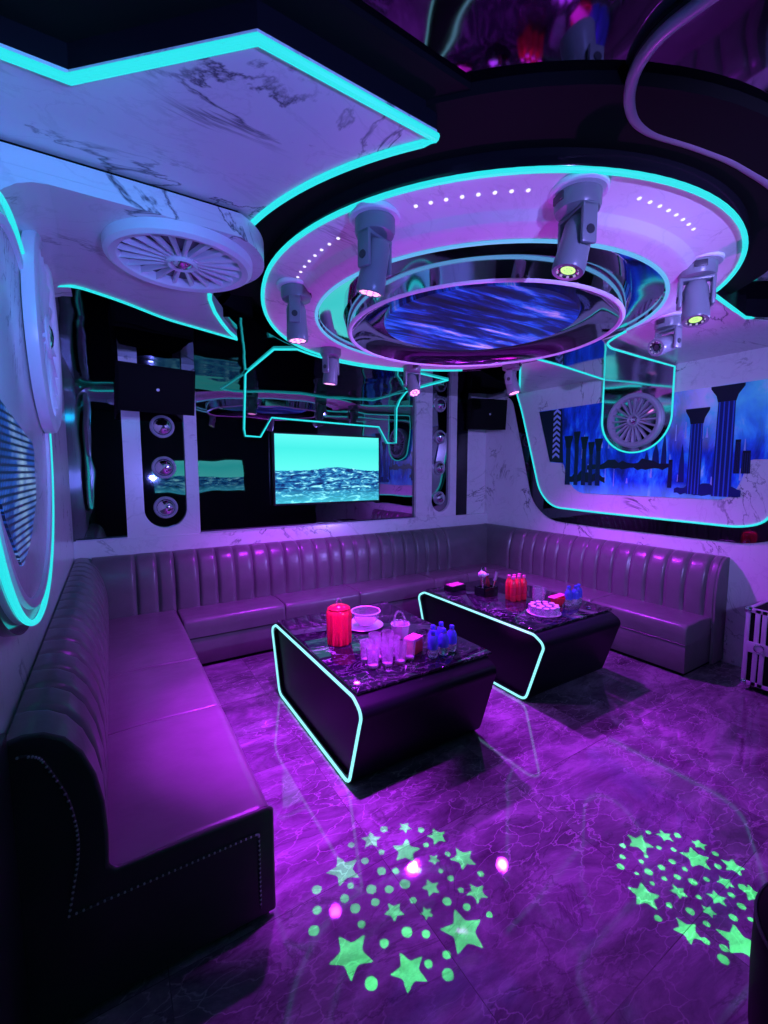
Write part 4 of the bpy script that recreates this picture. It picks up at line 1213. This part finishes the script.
# ------------------------------------------------------------------ moving head lights
def aim(v):
    return Vector(v).to_track_quat('-Z', 'Y').to_matrix().to_4x4()
def moving_head(label, x, y, target, lens, zt=2.575, scale=0.86, pan=None):
    """base on the soffit, U yoke, tilting barrel; returns lens position and direction"""
    t = thing('moving_head_light', label, 'spotlight', (x, y, zt), 0, 'moving head lights on the ceiling ring')
    pivot = Vector((0, 0, -0.185)) * scale
    d = (Vector(target) - (Vector((x, y, zt)) + pivot)).normalized()
    pn = math.atan2(d.y, d.x) + PI / 2 if pan is None else pan
    rz = Matrix.Rotation(pn, 4, 'Z')
    s3 = Matrix.Diagonal((scale, scale, scale, 1))
    MB().lathe([(0.118, 0.012), (0.118, -0.006), (0.112, -0.012), (0.09, -0.013)], 40, s3).build('ceiling_flange', M['lilac_rim'], t)
    bs = MB().lathe([(0.092, 0.0), (0.092, -0.062), (0.086, -0.078), (0.06, -0.086), (1e-4, -0.086)], 40, s3).build('base', M['head_body'], t)
    MB().box(-.03, .03, -.096, -.080, -.052, -.02, .002, rz @ s3).build('display', M['head_dark'], bs)
    yk = MB()
    for sx in (-1, 1):
        yk.box(sx * .076 - .010, sx * .076 + .010, -.034, .034, -.235, -.078, .008, rz @ s3)
    yk.box(-.086, .086, -.034, .034, -.098, -.078, .006, rz @ s3)
    yk.build('yoke', M['head_body'], t)
    am = Matrix.Translation(pivot) @ aim(d) @ s3
    MB().lathe([(0.034, 0.086), (0.050, 0.080), (0.060, 0.05), (0.062, -0.05), (0.066, -0.10), (0.066, -0.132), (0.062, -0.140), (0.046, -0.138)], 36, am).build('barrel', M['head_body'], t)
    MB().lathe([(1e-4, 0.088), (0.031, 0.0855)], 24, am).build('rear_cap', M['head_dark'], t)
    kb = MB()
    for sx in (-1, 1):
        kb.lathe([(1e-4, -.090), (.018, -.090), (.018, -.05), (1e-4, -.05)], 20, Matrix.Translation(pivot) @ rz @ Matrix.Rotation(sx * PI / 2, 4, 'Y') @ s3)
    kb.build('pivot', M['head_dark'], t)
    pos = Vector((x, y, zt)) + pivot + d * 0.133 * scale
    if lens == 'pink':
        MB().lathe([(1e-4, -0.1340), (0.060, -0.1340)], 36, am).build('lens', M['lens_face'], t)
        dots = MB()
        for i in range(9):
            a = 2 * PI * i / 9
            rr = 0.040 if i < 8 else 0.0
            dots.lathe([(1e-4, -0.1400), (0.012, -0.1385), (0.014, -0.1342)], 12, am @ Matrix.Translation((rr * math.cos(2 * PI * i / 8), rr * math.sin(2 * PI * i / 8), 0)))
        dots.build('emitter_ring', M['lens_pink'], t)
    else:
        # dark front with a ring of small emitters
        MB().lathe([(0.028, -0.130), (0.062, -0.134)], 36, am).build('front_plate', M['chrome'], t)
        dots = MB()
        for i in range(10):
            a = 2 * PI * i / 10
            dots.lathe([(1e-4, -0.1365), (0.0055, -0.136), (0.006, -0.132)], 10, am @ Matrix.Translation((0.046 * math.cos(a), 0.046 * math.sin(a), 0)))
        dots.build('emitter_ring', M['lens_dim'], t)
        if lens == 'off':
            MB().lathe([(1e-4, -0.131), (0.022, -0.131)], 24, am).build('lens', M['head_dark'], t)
    return t, pos, d, am

S1 = [(0.72, 1.461, 0.0733), (0.983, 1.403, 0.0647), (0.886, 1.528, 0.0476), (1.141, 1.392, 0.0481), (1.164, 1.248, 0.0575), (1.058, 1.308, 0.0271), (0.972, 1.217, 0.0394), (1.107, 1.108, 0.0444), (0.801, 1.216, 0.0399), (0.898, 1.148, 0.0265), (0.967, 1.03, 0.0827), (0.601, 1.17, 0.0787), (0.737, 1.029, 0.0644), (1.049, 1.507, 0.0329)]
D1 = [(0.964, 1.548, 0.0196), (1.103, 1.457, 0.0163), (0.801, 1.552, 0.0157), (0.813, 1.453, 0.018), (0.892, 1.453, 0.0138), (0.846, 1.378, 0.0205), (0.895, 1.348, 0.0161), (0.973, 1.304, 0.0162), (1.073, 1.382, 0.0141), (1.124, 1.298, 0.0138), (1.049, 1.252, 0.0117), (1.062, 1.207, 0.0144), (1.063, 1.149, 0.0126), (0.989, 1.143, 0.0191), (1.037, 1.088, 0.0161), (1.176, 1.159, 0.0145), (1.087, 1.023, 0.0132), (0.773, 1.333, 0.0224), (0.831, 1.297, 0.0182), (0.895, 1.283, 0.0227), (0.884, 1.213, 0.015), (0.76, 1.282, 0.0177), (0.686, 1.301, 0.0214), (0.669, 1.355, 0.0192), (0.712, 1.388, 0.0141), (0.595, 1.443, 0.021), (0.564, 1.369, 0.0187), (0.526, 1.308, 0.0217), (0.677, 1.239, 0.0155), (0.713, 1.143, 0.0174), (0.799, 1.132, 0.0216), (0.852, 1.092, 0.0165), (0.802, 1.014, 0.0155), (0.87, 1.003, 0.0157), (0.836, 0.957, 0.021), (0.616, 1.065, 0.0229)]
S2 = [(1.861, 0.902, 0.0627), (1.994, 0.864, 0.0398), (1.984, 0.737, 0.067), (2.07, 0.64, 0.0499), (1.637, 0.765, 0.0672), (1.765, 0.704, 0.037), (1.96, 0.626, 0.0353), (1.859, 0.615, 0.0389), (1.777, 0.609, 0.0295), (1.634, 0.616, 0.0564), (1.742, 0.505, 0.077), (1.993, 0.551, 0.0491), (2.072, 0.762, 0.0347)]
D2 = [(1.788, 0.933, 0.018), (1.732, 0.903, 0.0161), (1.681, 0.882, 0.021), (1.954, 0.913, 0.0158), (2.045, 0.836, 0.0199), (1.908, 0.846, 0.0151), (1.95, 0.808, 0.0151), (1.819, 0.853, 0.0121), (1.776, 0.85, 0.0146), (1.754, 0.809, 0.022), (1.818, 0.792, 0.0196), (1.884, 0.782, 0.0186), (1.776, 0.761, 0.014), (1.706, 0.83, 0.0116), (1.715, 0.775, 0.0126), (1.827, 0.737, 0.0179), (1.89, 0.738, 0.0143), (1.856, 0.695, 0.0215), (1.913, 0.671, 0.0152), (2.077, 0.705, 0.0176), (2.017, 0.673, 0.0184), (1.806, 0.654, 0.0134), (1.678, 0.697, 0.0155), (1.718, 0.645, 0.02), (1.718, 0.593, 0.016), (1.92, 0.592, 0.0159), (1.996, 0.583, 0.02), (1.9, 0.554, 0.0191), (1.824, 0.552, 0.0198), (1.87, 0.516, 0.0139), (1.592, 0.694, 0.0186), (1.65, 0.568, 0.0177), (1.676, 0.525, 0.0185), (1.634, 0.511, 0.0234)]

def gobo(head, pos, am, d, stars, dots, rk, power, rnd):
    """a pierced plate (gobo) in the barrel's mouth and a small lamp behind it throw the stars"""
    rg = random.Random(rnd)
    inv = (Matrix.Translation(head.location) @ am).inverted()
    src = Vector((0, 0, 0.02))                  # lamp, in barrel coordinates
    zp = -0.131                                 # plate
    holes = []
    def to_plate(fx, fy):
        q = inv @ Vector((fx, fy, 0))
        k = (zp - src.z) / (q.z - src.z)
        return Vector((src.x + (q.x - src.x) * k, src.y + (q.y - src.y) * k))
    for x, y, r in stars:
        r *= 0.5 + 0.5 * rk
        a0 = rg.uniform(0, 2 * PI)
        pts = []
        for i in range(10):
            rr = r * 1.05 if i % 2 == 0 else r * 0.50
            a = a0 + PI * i / 5
            pts.append((x + rr * math.cos(a), y + rr * math.sin(a)))
        holes.append([to_plate(*p) for p in smooth_poly(pts, r * 0.10, 2)])
    for x, y, r in dots:
        r *= rk
        holes.append([to_plate(x + r * math.cos(2 * PI * i / 14), y + r * math.sin(2 * PI * i / 14)) for i in range(14)])
    R0 = max(p.length for h in holes for p in h) + 0.001
    R0 = max(R0, 0.030)
    verts, faces = [], []
    edges = []
    def loop(pts):
        o = len(verts)
        verts.extend(pts)
        edges.extend([(o + i, o + (i + 1) % len(pts)) for i in range(len(pts))])
    loop([Vector((R0 * math.cos(2 * PI * i / 40), R0 * math.sin(2 * PI * i / 40))) for i in range(40)])
    for h in holes:
        loop(h)
    vo, eo, fo, *_ = delaunay_2d_cdt(verts, edges, [], 0, 1e-7)
    def inside(p, poly):
        c = False
        n = len(poly)
        for i in range(n):
            a, b = poly[i], poly[(i + 1) % n]
            if (a.y > p.y) != (b.y > p.y) and p.x < (b.x - a.x) * (p.y - a.y) / (b.y - a.y) + a.x:
                c = not c
        return c
    keep = []
    for f in fo:
        c = sum((Vector(vo[i]) for i in f), Vector((0, 0))) / len(f)
        if not any(inside(c, h) for h in holes):
            keep.append(tuple(f))
    MB().add([am @ Vector((v[0], v[1], zp)) for v in vo], keep).build('star_plate', M['lens_green'], head)
    MB().lathe([(R0 - .0005, zp), (0.060, zp)], 40, am).build('plate_holder', M['head_dark'], head)
    lp_ = head.matrix_basis @ am @ src
    o = lamp('star_projector_lamp', 'SPOT', lp_, None, power, (0.03, 1.0, 0.12), spot_size=R(30), spot_blend=0.05, shadow_soft_size=0.0)
    o.rotation_euler = Vector(d).to_track_quat('-Z', 'Y').to_euler()

heads = [
    ('grey moving head light nearest the left, big, with a pink lens above the near table', 0.93, 1.56, (0.74, 2.10, 0), 'pink', 2.585, 880, 46),
    ('grey moving head light at the front of the ring with a green lens', 1.46, 1.04, (0.84, 1.25, 0), 'green', 2.585, 0, 0),
    ('grey moving head light at the right of the ring with a green lens', 2.41, 1.06, (1.86, 0.70, 0), 'green', 2.58, 0, 0),
    ('grey moving head light at the right turned sideways with a dark lens', 3.12, 1.52, (1.6, 1.75, 1.9), 'off', 2.585, 0, 0),
    ('moving head light on the left edge of the ring with a pink lens', 0.889, 2.313, (0.95, 2.28, 0.4), 'pink', 2.575, 255, 88),
    ('small pink-lit moving head light at the far left of the ring, left of the television', 1.50, 3.19, (1.40, 3.38, 0.4), 'pink', 2.555, 270, 100),
    ('small pink-lit moving head light at the far side of the ring above the television', 2.36, 3.31, (2.06, 1.80, 0), 'pink', 2.555, 780, 58),
    ('small pink-lit moving head light at the far right of the ring, before the corner speaker', 3.08, 2.80, (3.35, 2.25, 0.3), 'pink', 2.565, 300, 112),
]
for l, x, y, tg_, ln, zt, pw, cone in heads:
    t, pos, d, am = moving_head(l, x, y, tg_, ln, zt)
    if ln == 'pink':
        o = lamp('pink_beam', 'SPOT', pos + d * 0.02, None, pw, MAGENTA, spot_size=R(cone), spot_blend=0.9, shadow_soft_size=0.04)
        o.rotation_euler = d.to_track_quat('-Z', 'Y').to_euler()
    elif ln == 'green':
        first = x < 2.0
        bpy.context.view_layer.update()
        gobo(t, pos, am, d, S1 if first else S2, D1 if first else D2, 0.9 if first else 0.7, 1250 if first else 1700, 3 if first else 11)
